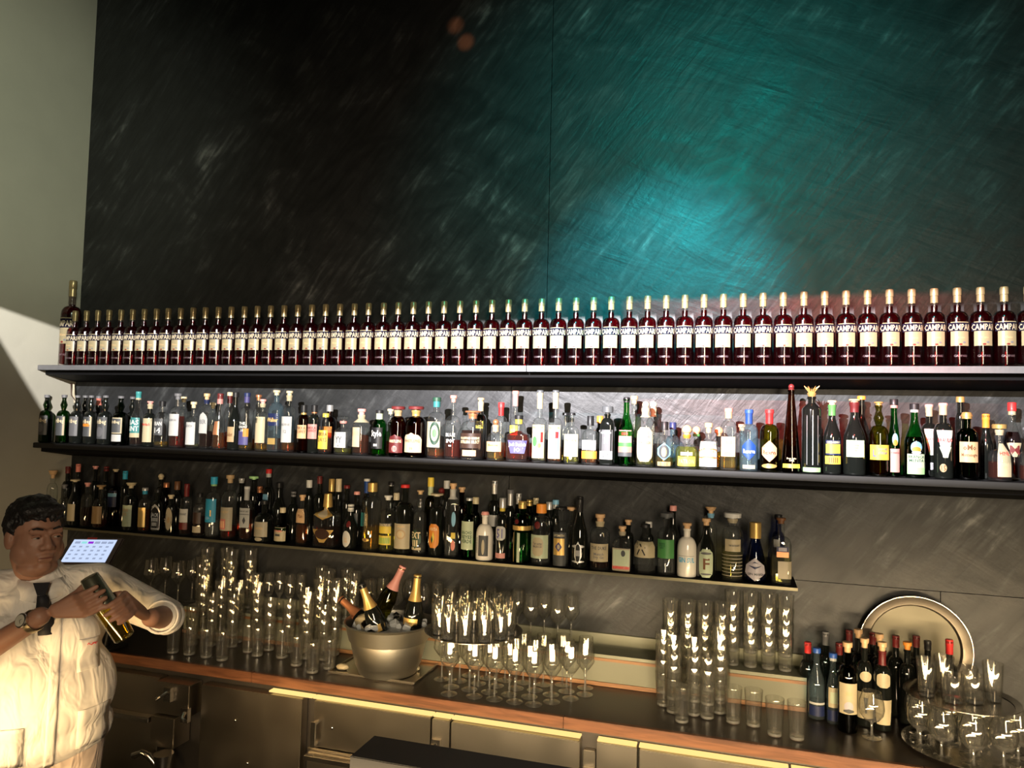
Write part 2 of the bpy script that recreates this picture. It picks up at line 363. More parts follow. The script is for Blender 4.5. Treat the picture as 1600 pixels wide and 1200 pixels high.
def bottle(name, loc, H, R, sh, glass, liq, cap, labels, label, cat='bottle', group=None, collar=None, seg=None, rz=0, tilt=None):
    """cap: (style, colour, height m); labels: (z0, z1, half angle, shape, colour, text, ink, options)"""
    root = empty(name, loc, rz, label, cat, group)
    if tilt: root.rotation_euler = tilt
    st, cc, ch = cap; Hb = H-ch+ (.006 if st in ('cyl', 'screw', 'foil') else 0)
    if st in ('foil', 'screw', 'cyl'): Hb = H-.004
    P, rn, dp = profile(sh, H, R, Hb)
    seg = seg or (28 if SH[sh][4] else 20)
    if sh == 'hex': seg = 6
    b = MB().lathe(P, seg, dep=dp if any(p[2] for p in P) else 1.0)
    if sh == 'fat':
        b = MB().lathe([(p[0], p[1]) for p in P], seg, dep=1)
        dp = 1
    b.obj('body', GLASS[glass], root, sharp=35)
    if liq:
        fr, kind = liq; zt = fr*H; Q = [(R*.70, .009, P[0][2])]
        i = 0
        for p in P[2:]:
            if .012 < p[1] < zt-.004: Q.append((p[0]*.93-.0006, p[1], p[2]))
        if len(Q) == 1: Q.append((R*.92, .014, P[2][2]))
        r, q = r_of(P, zt); Q.append((r*.93-.0006, zt, q))
        Q.insert(1, (R*.92, .015, P[2][2]))
        Q.sort(key=lambda p: p[1])
        MB().lathe(Q, seg, dep=dp if any(p[2] for p in P) else 1.0).obj('liquid', FLUID(kind), root, sharp=35)
    c = MB(); z = H-ch; e = rn*1.18
    if st == 'cyl': c.lathe([(e*1.12, z), (e*1.12, H-.002), (e*1.0, H)], 16)
    elif st == 'foil': c.lathe([(rn*1.12, z), (rn*1.10, z+ch*.55), (rn*1.20, z+ch*.6), (rn*1.18, H-.003), (rn*1.05, H)], 16)
    elif st == 'screw': c.lathe([(rn*1.2, z), (rn*1.25, H-.002), (rn*1.1, H)], 16)
    elif st == 'cork': c.lathe([(rn*.9, z-.004), (rn*.95, z+ch*.45), (e*1.15, z+ch*.5), (e*1.2, H-.002), (e*1.1, H)], 16)
    elif st == 'flare': c.lathe([(rn*.85, z-.004), (rn*.9, z+ch*.4), (e*1.2, z+ch*.45), (e*1.7, H-.003), (e*1.6, H)], 16)
    elif st == 'wide': c.lathe([(rn*.9, z-.003), (rn*.9, z+.003), (e*1.75, z+.004), (e*1.8, H-.003), (e*1.6, H)], 16)
    elif st == 'ball': c.lathe([(rn*.9, z-.004), (rn*1.0, z+ch*.12)]+[(max(.002, ch*.52*sin(pi*(.12+.88*t/7))), z+ch*(.12+.44*(1-cos(pi*t/7)))) for t in range(1, 8)], 16)
    elif st == 'crown': c.lathe([(rn*1.45, z), (rn*1.35, z+ch*.4), (rn*1.15, H-.002), (rn*.8, H)], 18)
    elif st == 'stopper': c.lathe([(rn*.8, z-.003), (rn*.8, z+ch*.25), (rn*1.9, z+ch*.35), (rn*2.1, z+ch*.8), (rn*1.4, H)], 12)
    elif st == 'agave':
        for k in range(12):
            a = 2*pi*k/12; c.add([(rn*.5*cos(a-.3), rn*.5*sin(a-.3), z+ch*.2), (rn*.5*cos(a+.3), rn*.5*sin(a+.3), z+ch*.2), (rn*2.0*cos(a), rn*2.0*sin(a), H-(k % 2)*.006), (rn*.7*cos(a), rn*.7*sin(a), z+ch*.7)], [(0, 1, 2), (0, 2, 3), (1, 3, 2), (0, 3, 1)])
        c.lathe([(rn*.9, z-.003), (rn*1.2, z+ch*.25), (rn*.6, z+ch*.5)], 12)
    if c.v: c.obj('stopper' if st in ('cork', 'flare', 'wide', 'ball', 'stopper', 'agave') else 'cap', GLASS['c'] if cc == 'glass' else PAINT(cc), root)
    if collar:
        kc, kh = collar; z0 = max(H-ch-kh, .4*H)
        zs = [z0+(H-ch-z0)*i/4 for i in range(5)]
        MB().lathe([(r_of(P, zz)[0]*1.06+.0008, zz, r_of(P, zz)[1]*1.0) for zz in zs], 18, dep=dp if any(p[2] for p in P) else 1.0, cap0=False, cap1=False).obj('neck_sleeve', PAPER(kc) if kc not in METAL else PAINT(kc), root)
    for L in labels:
        z0, z1, ha, shp, col, txt, ink = L[:7]; opt = L[7] if len(L) > 7 else {}
        rot = radians(opt.get('rot', 0)); lo = root
        if z1 > .97: z1 = .97
        if col:
            lo = put('label', label_mesh(P, dp, z0*H, z1*H, ha, shp, PAPER(col) if col not in METAL else PAINT(col), .0006+opt.get('lift', 0), rot), root)
        if txt:
            tz0 = z0+(z1-z0)*opt.get('t0', 0); tz1 = z0+(z1-z0)*opt.get('t1', 1)
            put('lettering', text_mesh(P, dp, tz0*H, tz1*H, ha, txt, INK(ink), .0013+opt.get('lift', 0), rot, opt.get('fw', .86), opt.get('vert', False)), lo)
    return root

# ------------------------------------------------------------------ ordinals for labels that only a place can tell apart
ONES = 'first second third fourth fifth sixth seventh eighth ninth tenth eleventh twelfth thirteenth fourteenth fifteenth sixteenth seventeenth eighteenth nineteenth'.split()
def ordinal(n):
    if n < 20: return ONES[n-1]
    t = {2: ('twentieth', 'twenty'), 3: ('thirtieth', 'thirty'), 4: ('fortieth', 'forty'), 5: ('fiftieth', 'fifty'), 6: ('sixtieth', 'sixty')}[n//10]
    return t[0] if n % 10 == 0 else t[1]+'-'+ONES[n % 10-1]
# ------------------------------------------------------------------ surfaces of the room
def plaster_dark():
    """trowelled dark plaster: cloudy grey, leaning trowel strokes, pale scuffs where both meet"""
    mt, nt, out = newmat('dark_plaster'); N = nt.nodes.new; Lk = nt.links.new
    tc = N('ShaderNodeTexCoord')
    def noise(rot, scl, sc, det, dist, rough=.5):
        mp = N('ShaderNodeMapping'); mp.inputs['Scale'].default_value = scl; r0 = N('ShaderNodeMapping'); r0.inputs['Rotation'].default_value = (0, radians(rot), 0)
        Lk(tc.outputs['Object'], r0.inputs[0]); Lk(r0.outputs[0], mp.inputs[0])
        n = N('ShaderNodeTexNoise'); n.inputs['Scale'].default_value = sc; n.inputs['Detail'].default_value = det; n.inputs['Distortion'].default_value = dist; n.inputs['Roughness'].default_value = rough
        Lk(mp.outputs[0], n.inputs['Vector']); return n
    def math_(op, a, b):
        m_ = N('ShaderNodeMath'); m_.operation = op
        for i, x in enumerate((a, b)):
            if isinstance(x, (int, float)): m_.inputs[i].default_value = x
            else: Lk(x, m_.inputs[i])
        return m_.outputs[0]
    st = noise(-38, (1, 1, .16), 34, 4, .4); s2 = noise(66, (1, 1, .22), 11, 5, .7); cl = noise(0, (1, 1, 1), 1.5, 8, 1.2, .62); fine = noise(0, (1, 1, 1), 60, 3, .3)
    c2 = noise(20, (.7, 1, 1), 4.5, 6, 1.5, .6)
    scuff = math_('MULTIPLY', math_('MULTIPLY', st.outputs['Fac'], cl.outputs['Fac']), c2.outputs['Fac'])
    rp = N('ShaderNodeValToRGB'); el = rp.color_ramp.elements
    el[0].position = .07; el[0].color = (.017, .018, .019, 1); el[1].position = .30; el[1].color = (.18, .187, .187, 1)
    e = el.new(.15); e.color = (.028, .0295, .031, 1); e = el.new(.21); e.color = (.056, .059, .061, 1)
    Lk(scuff, rp.inputs[0])
    b = pbsdf(nt, (.1, .1, .1), .5, spec=.3); Lk(rp.outputs[0], b.inputs['Base Color'])
    r2 = N('ShaderNodeMapRange'); r2.inputs[1].default_value = .3; r2.inputs[2].default_value = .7; r2.inputs[3].default_value = .36; r2.inputs[4].default_value = .54
    Lk(c2.outputs['Fac'], r2.inputs[0]); Lk(r2.outputs[0], b.inputs['Roughness'])
    ad = math_('ADD', math_('MULTIPLY', math_('MULTIPLY', st.outputs['Fac'], .55), cl.outputs['Fac']), math_('ADD', math_('MULTIPLY', s2.outputs['Fac'], .45), math_('MULTIPLY', fine.outputs['Fac'], .08)))
    bp = N('ShaderNodeBump'); bp.inputs['Strength'].default_value = .6; bp.inputs['Distance'].default_value = .012
    Lk(ad, bp.inputs['Height']); Lk(bp.outputs[0], b.inputs['Normal']); Lk(b.outputs[0], out.inputs[0]); return mt
def wood(name, c0, c1, scale=(1.2, 14, 14), rough=.45):
    mt, nt, out = newmat(name); N = nt.nodes.new; Lk = nt.links.new
    tc = N('ShaderNodeTexCoord'); mp = N('ShaderNodeMapping'); mp.inputs['Scale'].default_value = scale; Lk(tc.outputs['Object'], mp.inputs[0])
    n = N('ShaderNodeTexNoise'); n.inputs['Scale'].default_value = 4; n.inputs['Detail'].default_value = 6; n.inputs['Distortion'].default_value = 1.0; Lk(mp.outputs[0], n.inputs['Vector'])
    rp = N('ShaderNodeValToRGB'); rp.color_ramp.elements[0].position = .32; rp.color_ramp.elements[0].color = (*c0, 1); rp.color_ramp.elements[1].position = .68; rp.color_ramp.elements[1].color = (*c1, 1)
    Lk(n.outputs['Fac'], rp.inputs[0]); b = pbsdf(nt, c0, rough, spec=.5); Lk(rp.outputs[0], b.inputs['Base Color']); Lk(b.outputs[0], out.inputs[0]); return mt
def brushed(name, col, rough=.34, sc=(1, 1, 60)):
    mt, nt, out = newmat(name); N = nt.nodes.new; Lk = nt.links.new
    tc = N('ShaderNodeTexCoord'); mp = N('ShaderNodeMapping'); mp.inputs['Scale'].default_value = sc; Lk(tc.outputs['Object'], mp.inputs[0])
    n = N('ShaderNodeTexNoise'); n.inputs['Scale'].default_value = 6; n.inputs['Detail'].default_value = 4; Lk(mp.outputs[0], n.inputs['Vector'])
    c = N('ShaderNodeTexNoise'); c.inputs['Scale'].default_value = 5; c.inputs['Detail'].default_value = 5; Lk(tc.outputs['Object'], c.inputs['Vector'])
    r = N('ShaderNodeMapRange'); r.inputs[3].default_value = rough-.08; r.inputs[4].default_value = rough+.12; Lk(c.outputs['Fac'], r.inputs[0])
    b = pbsdf(nt, col, rough, 1.0); Lk(r.outputs[0], b.inputs['Roughness'])
    bp = N('ShaderNodeBump'); bp.inputs['Strength'].default_value = .08; bp.inputs['Distance'].default_value = .003; Lk(n.outputs['Fac'], bp.inputs['Height']); Lk(bp.outputs[0], b.inputs['Normal'])
    Lk(b.outputs[0], out.inputs[0]); return mt
M_PLASTER = plaster_dark()
M_PALE = plain('pale_plaster', (.50, .48, .40), .8, 0, .3, var=.08, scale=6, bump=.12, bscale=18)
M_FLOOR = plain('floor_tile', (.05, .045, .04), .5, 0, .5, var=.2, scale=5)
M_SHELF = plain('black_shelf', (.006, .006, .0065), .7, 0, .12, var=.25, scale=12)
M_LIP = plain('shelf_edge_paint', (.13, .13, .137), .5, 0, .5, var=.18, scale=25, bump=.1)
M_LIP2 = plain('shelf_edge_dark', (.011, .011, .0115), .5, 0, .4, var=.2, scale=25)
M_EDGE = wood('edge_wood', (.10, .035, .014), (.21, .082, .035))
M_EDGE2 = wood('ledge_wood', (.20, .085, .033), (.34, .17, .066))
M_TOP = plain('worktop_laminate', (.035, .027, .021), .32, 0, .5, var=.2, scale=8)
M_STEEL = brushed('brushed_steel', (.37, .335, .28), .30)
M_STEEL2 = brushed('polished_steel', (.62, .58, .52), .2)
M_DARKST = brushed('shadow_gap_steel', (.10, .09, .08), .5)
M_ZINC = plain('zinc_cove', (.24, .24, .17), .5, .1, .5, var=.12, scale=10)
M_PANEL = plain('ledge_panel', (.18, .18, .125), .45, 0, .5, var=.08, scale=10)
M_BLACK = plain('matte_black', (.015, .015, .015), .45)
M_ALU = brushed('aluminium', (.46, .43, .36), .42, (1, 1, 40))

XL = -3.70
wb = put('wall_back', MB().box(-3.72, 3.2, .012, .14, 0, 5.0).me('wall_back', M_BLACK, smooth=False)); struct(wb)
for k, (a, b_, c, d) in enumerate(((XL+.004, -.8635, 2.262, 4.95), (-.8605, 3.2, 2.262, 4.95), (XL+.004, -1.0295, 1.389, 2.259), (-1.0265, 3.2, 1.389, 2.259), (XL+.004, .8, 0, 1.386), (.803, 3.2, 0, 1.386))):
    MB().box(a, b_, 0, .0125, c, d).obj('panel', M_PLASTER, wb, smooth=False)
struct(put('wall_left', MB().box(XL-.12, XL, -5.0, .14, 0, 5.0).me('wall_left', M_PALE, smooth=False)))
struct(put('floor', MB().box(-3.82, 3.2, -5.0, .14, -.08, 0).me('floor', M_FLOOR, smooth=False)))
struct(put('ceiling', MB().box(-3.82, 3.2, -5.0, .14, 5.0, 5.08).me('ceiling', plain('ceiling_paint', (.05, .05, .05), .8), smooth=False)))

# spotlight housing with four framing shutters; its opening is cut so the beam covers the shelves
def shutters(PROF, corners, ctr, lab):
    ctr = V(ctr); corners = [V(c) for c in corners]; ax = (ctr-PROF).normalized(); d0 = .32
    pl = [PROF+(c-PROF)*(d0/((c-PROF).dot(ax))) for c in corners]
    cc = sum(pl, V((0, 0, 0)))/4; big = [cc+(p-cc)*0+q for p, q in zip(pl, (V((-.6, 0, .45)), V((.6, 0, .45)), V((.6, 0, -.45)), V((-.6, 0, -.45))))]
    big = [b-ax*((b-PROF).dot(ax)-d0) for b in big]
    t = empty('stage_spotlight', PROF+V((0, 0, -.0)), 0, lab, 'spotlight')
    for i in range(4):
        j = (i+1) % 4; q = [pl[i], pl[j], big[j], big[i]]; q = [v-PROF for v in q]
        MB().add(q+[v-ax*.003 for v in q], [(0,1,2,3), (7,6,5,4), (0,4,5,1), (1,5,6,2), (2,6,7,3), (3,7,4,0)]).obj('shutter', plain('anodised_black', (.0015, .0015, .0015), .9, 0, 0), t, smooth=False)
    MB().tube([(0, -.0, .35), (0, 0, .5), (0, 0, 4.98-PROF.z)], .02).obj('hanging_pole', M_BLACK, t)
shutters(PROF, ((-3.7, -.62, 2.585), (1.9, 0, 2.56), (1.9, -.25, 1.826), (-3.7, .0, 1.76)), (-.9, 0, 2.2), 'black framed stage spotlight hanging above the guests, aimed at the shelves')
shutters(PROF2, ((-.5, 0, 2.60), (1.15, 0, 2.60), (1.15, 0, 1.90), (-.5, 0, 1.90)), (.2, 0, 2.3), 'smaller framed spotlight with a red lamp hanging above the guests')

shutters(PROF3, ((-4.2, 0, 5.6), (2.6, 0, 5.6), (2.6, -.3, 2.27), (-4.2, -.3, 2.27)), (-.2, 0, 3.3), 'framed spotlight with a teal lamp, its unseen frame added to stop spill downwards')  # frame added out of view to keep teal light off the lower shelves
# ------------------------------------------------------------------ shelves: board with a set-back tapering support
def shelf(name, z, x0, x1, lab, lip, joints=(), thick=.028, dark=False):
    t = empty(name, ((x0+x1)/2, 0, z), 0, lab, 'shelf'); cx = (x0+x1)/2
    e = [x0]+[j for j in joints]+[x1]
    for a, b in zip(e[:-1], e[1:]):
        g = .0015
        o = MB().box(a-cx+(g if a != x0 else 0), b-cx-(g if b != x1 else 0), -.25, -.0005, -thick, 0, bev=.0015).obj('board', M_SHELF, t, smooth=False)
        MB().box(a-cx+(g if a != x0 else 0), b-cx-(g if b != x1 else 0), -.2525, -.2502, -thick+.001, -.001).obj('front_edge', lip, o, smooth=False)
    zf, zb = -thick-.022, -thick-.052
    xa, xb = x0-cx+.004, x1-cx
    MB().add([(xa,-.205,-thick-.0005),(xb,-.205,-thick-.0005),(xb,-.0005,-thick-.0005),(xa,-.0005,-thick-.0005),(xa,-.205,zf),(xb,-.205,zf),(xb,-.0005,zb),(xa,-.0005,zb)],
      [(0,1,2,3),(7,6,5,4),(0,4,5,1),(1,5,6,2),(2,6,7,3),(3,7,4,0)]).obj('tapered_support', M_SHELF, t, smooth=False)
    return t
Z1, Z2, Z3, ZC = 2.2794, 1.8505, 1.3999, .90
shelf('wall_shelf', Z1, XL+.003, 1.9, 'long top shelf with a pale painted front edge carrying the row of red bottles', M_LIP, (-.884,))
shelf('wall_shelf', Z2, XL+.003, 1.9, 'long middle black shelf carrying whisky, tequila and herb liqueur bottles', M_LIP2)
t = empty('wall_shelf', (-1.72, 0, Z3), 0, 'thin lowest shelf that ends short beside the stacked glasses', 'shelf')
MB().box(-1.977, 1.965, -.235, -.0005, -.010, 0).obj('board', M_SHELF, t, smooth=False)
MB().box(-1.977, 1.965, -.238, -.2352, -.0115, .0005).obj('front_edge', plain('edge_trim', (.16, .15, .10), .35, .6), t, smooth=False)
for xx in (-1.5, -.5, .5, 1.5):
    MB().box(xx-.012, xx+.012, -.20, -.001, -.022, -.0105).obj('bracket', M_BLACK, t, smooth=False)

# cable in the corner under the top shelf
cb = MB().tube([(XL+.02, -.030, 2.19), (XL+.03, -.035, 2.13), (XL+.045, -.03, 2.05), (XL+.04, -.02, 1.96), (XL+.03, -.02, 1.87)], .006).obj('cable', PAINT('beige'))
tag(cb, 'pale cable hanging in the wall corner under the top shelf', 'cable')
cb = MB().tube([(XL+.012, -.04, 2.19), (XL+.03, -.05, 2.12), (XL+.07, -.03, 2.06), (XL+.06, -.02, 1.95), (XL+.055, -.015, 1.87)], .003).obj('cable', PAINT('darkbrown'))
tag(cb, 'thin dark cable looping down the wall corner under the top shelf', 'cable')

# ------------------------------------------------------------------ worktop with wooden edge, ledge behind it
t = empty('worktop', (-1.0, -.28, ZC), 0, 'long dark worktop with a reddish wooden front edge', 'worktop'); OX = 1.0; OY = .28
MB().box(-3.69+OX, 3.15+OX, -.532+OY, -.0005+OY, -.038, 0).obj('surface', M_TOP, t, smooth=False)
for a, b_ in ((-3.69, -2.02), (-2.018, -.62), (-.618, .62), (.622, 1.9), (1.902, 3.15)):
    MB().box(a+OX, b_+OX, -.555+OY, -.5325+OY, -.042, .001, bev=.002).obj('front_edge', M_EDGE, t, smooth=False)
t = empty('back_ledge', (-1.2, -.08, ZC), 0, 'raised ledge at the back of the worktop with wooden strips and zinc cove', 'ledge'); OX = 1.2; OY = .08
xl, xr = -2.72+OX, .285+OX
MB().box(xl, xr, -.170+OY, -.001+OY, .0015, .018).obj('lower_strip', M_EDGE2, t, smooth=False)
MB().box(xl, xr, -.163+OY, -.001+OY, .0182, .108).obj('panel', M_PANEL, t, smooth=False)
MB().box(xl, xr, -.170+OY, -.001+OY, .1082, .120).obj('upper_strip', M_EDGE2, t, smooth=False)
MB().box(xl, xr, -.165+OY, -.001+OY, .1202, .134).obj('shelf_top', M_ZINC, t, smooth=False)
cv = [(-.055, .1342), (-.040, .136), (-.026, .146), (-.016, .162), (-.012, .180), (-.001, .182), (-.001, .1342)]
MB().add([(x, a+OY, b) for x in (xl, xr) for a, b in cv], [(i, (i+1) % 7, 7+(i+1) % 7, 7+i) for i in range(7)]+[tuple(range(6, -1, -1)), tuple(range(7, 14))]).obj('cove', M_ZINC, t)

# ------------------------------------------------------------------ steel refrigerated counter fronts
cab = empty('base_cabinet', (-1.2, -.3, 0), 0, 'steel carcass and plinth of the refrigerated counter under the worktop', 'cabinet')
MB().box(-3.69+1.2, 3.15+1.2, -.548+.3, -.01+.3, .10, .857).obj('carcass', M_DARKST, cab, smooth=False)
MB().box(-3.69+1.2, 3.15+1.2, -.50+.3, -.01+.3, .0, .0995).obj('plinth', M_BLACK, cab, smooth=False)
def front(part, x0, x1, z0, z1, lab, cat='cabinet', y=-.60, depth=.05, bits=()):
    """one unit of the steel counter front: the unit is the thing, its door or drawer front a part with handles and screws"""
    cx = (x0+x1)/2; t = empty('fridge_unit', (cx, y, z0), 0, lab, cat)
    d = MB().box(x0-cx, x1-cx, 0, depth, 0, z1-z0, bev=.003).obj(part, M_STEEL, t, smooth=False)
    MB().box(x0-cx+.006, x1-cx-.006, depth+.0005, depth+.001, .004, z1-z0-.004).obj('seal', M_BLACK, t, smooth=False)
    for bt in bits: bt(d, x0-cx, x1-cx, z1-z0)
    return t
def rail(zf, a=0.0, b=1.0):
    def f(t, x0, x1, h):
        w = x1-x0; MB().box(x0+w*a, x0+w*b, -.045, -.001, h+zf, h+zf+.022, bev=.003).obj('rail_handle', M_STEEL2, t, smooth=False)
    return f
def bar(xf, zf, hh):
    def f(t, x0, x1, h):
        x = x0+(x1-x0)*xf; m_ = MB().box(x-.010, x+.010, -.035, -.025, h+zf-hh, h+zf)
        for zz in (h+zf-.012, h+zf-hh+.004): m_.box(x-.008, x+.008, -.026, -.001, zz, zz+.008)
        m_.obj('bar_handle', M_STEEL2, t, smooth=False)
    return f
def screw(xf, zf):
    def f(t, x0, x1, h): MB().ball((x0+(x1-x0)*xf, -.002, h+zf), (.007, .004, .007), nu=10, nv=6).obj('screw', M_STEEL2, t)
    return f
def latch(xf, zf, flip=1):
    def f(t, x0, x1, h):
        x = x0+(x1-x0)*xf
        MB().box(x-.018, x+.018, -.022, -.001, h+zf-.03, h+zf+.03).obj('latch_plate', M_STEEL2, t, smooth=False)
        MB().tube([(x, -.020, h+zf+.012), (x+.012*flip, -.045, h+zf), (x+.030*flip, -.048, h+zf-.012)], [.006, .006, .009]).obj('latch_lever', M_STEEL2, t)
    return f
front('door', -3.55, -2.80, .12, .835, 'steel fridge unit hidden behind the bartender', bits=(rail(-.17),))
front('door', -2.79, -2.465, .12, .838, 'steel fridge unit with a rail handle beside the bartender', bits=(rail(-.185, .0, .96),))
front('latch_cover', -2.455, -2.275, .70, .838, 'steel box with a lever latch between two fridge doors', 'box', y=-.635, depth=.084, bits=(latch(.45, -.045, -1), latch(.98, -.12, 1)))
front('spout_cover', -2.455, -2.33, .565, .695, 'small steel box with a pouring spout under the latch box', 'box', y=-.655, depth=.104)
sp = MB().lathe([(.012, 0), (.018, .05), (.022, .12), (.034, .22), (.042, .26)], 16).obj('funnel', M_STEEL2, None, (-2.325, -.715, .315)); tag(sp, 'steel funnel hanging below the spout box', 'funnel')
sp = MB().tube([(0, 0, 0), (-.03, -.01, .035), (-.06, -.02, .05), (-.10, -.02, .03)], [.013, .014, .012, .016], 12).obj('tap', M_STEEL2, None, (-2.395, -.68, .505)); tag(sp, 'short steel tap beside the funnel', 'tap')
front('door', -2.24, -1.735, .12, .838, 'wide plain steel fridge unit with two small screws', bits=(screw(.36, -.13), screw(.50, -.30)))
front('drawer', -1.675, -1.150, .655, .842, 'steel drawer unit with an upright bar handle nearest the ice bucket', bits=(bar(.035, -.075, .10), screw(.17, -.10), screw(.80, -.13)))
front('drawer', -1.700, -1.150, .12, .648, 'steel drawer unit with a bright rail below the upright bar handle', bits=(rail(-.034, .02, .72),))
front('post', -1.142, -1.068, .12, .84, 'narrow steel post with a hinge latch beside the plain drawer', 'post', bits=(latch(.35, -.10, -1),))
front('drawer', -1.060, -.545, .12, .838, 'plain steel drawer unit partly hidden by the black bar corner')
front('post', -.535, -.49, .12, .80, 'narrow recessed steel post with a bolted latch', 'post', y=-.575, depth=.025, bits=(latch(.5, -.085, 1),))
front('door', -.480, -.332, .12, .845, 'small steel door unit just after the bolted latch post', bits=(latch(.90, -.12, 1),))
front('drawer', -.322, .19, .12, .842, 'scratched steel drawer unit below the stacked glasses', bits=(rail(-.26),))
front('door', .20, .62, .12, .842, 'steel door unit below the corked wine bottles')
front('door', .63, 1.3, .12, .842, 'steel door unit under the two-tier trays')

# lit strip glued under the worktop edge, on top of the fridge fronts
mt, nt, out = newmat('led_strip'); em = nt.nodes.new('ShaderNodeEmission'); em.inputs[0].default_value = (1.0, .66, .22, 1); em.inputs[1].default_value = 1.3; nt.links.new(em.outputs[0], out.inputs[0])
t = empty('light_strip', (-.9, -.578, .8465), 0, 'warm yellow light strip under the wooden worktop edge', 'light strip')
for a, b_ in ((-1.90, -1.69), (-1.685, -1.145), (-1.14, -1.065), (-1.06, -.545), (-.48, -.335), (-.325, .19), (.2, .6)):
    MB().box(a+.9, b_+.9, -.016, .018, 0, .006).obj('strip', mt, t, smooth=False)

# black bar corner in the foreground
t = empty('service_bar', (-.2, -1.45, 0), 0, 'black top of the service bar in the foreground', 'bar')
MB().box(-.802, 1.9, -.075, .068, 1.045, 1.10, bev=.002).obj('bar_top', plain('bar_black', (.008, .007, .0065), .55, 0, .4), t, smooth=False)
for xx in (-.55, .4, 1.4): MB().box(xx-.02, xx+.02, -.02, .02, 0, 1.0445).obj('leg', M_BLACK, t, smooth=False)
# ------------------------------------------------------------------ the row of red aperitif bottles
def aperitif(H, R, name, fill=.78, lab=''):
    root = empty(name, (0, 0, 0), 0, lab, 'bottle')
    a, b = .60*H, .70*H; rn = R*.33
    P = [(R*.85, 0, 0), (R*.97, .002, 0), (R, .008, 0), (R, a, 0)]+[(rn+(R-rn)*cos(i/7*pi/2), a+(b-a)*sin(i/7*pi/2), 0) for i in range(1, 8)]+[(rn*.97, H*.80, 0), (rn, H*.81, 0), (rn, H-.004, 0)]
    MB().lathe(P, 20).obj('body', thin_glass('aperitif_glass', (.93,.90,.90), (.36,.30,.30), 1.4, .10), root)
    zt = fill*H; Q = [(R*.66, .010), (R*.93, .014)]+[(p[0]*.94, p[1]) for p in P[3:] if p[1] < zt-.004]+[(rn*.9, zt)]
    MB().lathe(Q, 20).obj('liquid', FLUID('campari'), root)
    MB().lathe([(rn*1.08, .812*H), (rn*1.06, .90*H), (rn*1.18, .905*H), (rn*1.18, .985*H), (rn*1.0, H)], 14).obj('cap', PAINT('palegold'), root)
    M = plain('aperitif_paper', (.29, .243, .14), .3, 0, .3); lb = put('label', label_mesh(P, 1, .255*H, .438*H, 50, 'r', M), root)
    put('emblem', label_mesh(P, 1, .262*H, .285*H, 9, 'o', INK('darkred'), .0012, nz=5), lb)
    put('emblem', label_mesh(P, 1, .285*H, .31*H, 9, 'o', INK('grey'), .0012, radians(18), nz=5), lb)
    put('lettering', text_mesh(P, 1, .335*H, .385*H, 26, 'Milano', INK('tan'), .0013), lb)
    band = put('label', label_mesh(P, 1, .438*H, .545*H, 66, 'r', plain('label_band', (.008, .007, .02), .8, 0, .1)), root)
    put('lettering', text_mesh(P, 1, .432*H, .548*H, 66, 'CAMPARI', plain('aperitif_ink', (.46, .39, .27), .6, 0, .2), .0016, 0, 1.0), band)
    put('border_line', label_mesh(P, 1, .546*H, .556*H, 50, 'r', M), root)
    put('lettering', text_mesh(P, 1, .11*H, .15*H, 42, 'CAMPARI', plain('embossed_glass', (.10, .06, .07), .4), .0008, 0, .9), root)
    return root
DX, X0 = .0786, -3.506
proto = aperitif(.305, .0387, 'aperitif_bottle')
NB = 59
for k in range(NB):
    o = proto if k == 0 else copy_tree(proto)
    o.location = (X0+DX*k+random.uniform(-.0004, .0004), -.2+random.uniform(-.002, .002), Z1+.0003); o.rotation_euler.z = random.uniform(-.05, .05)
    tag(o, ordinal(k+1)+' bottle from the left in the top shelf row of red aperitif bottles', 'bottle', 'row of red aperitif bottles on the top shelf')
big = aperitif(.488, .0530, 'large_aperitif_bottle', .72, 'oversized red aperitif bottle at the left end of the top shelf')
big.location = (-3.597, -.145, Z1+.0003)
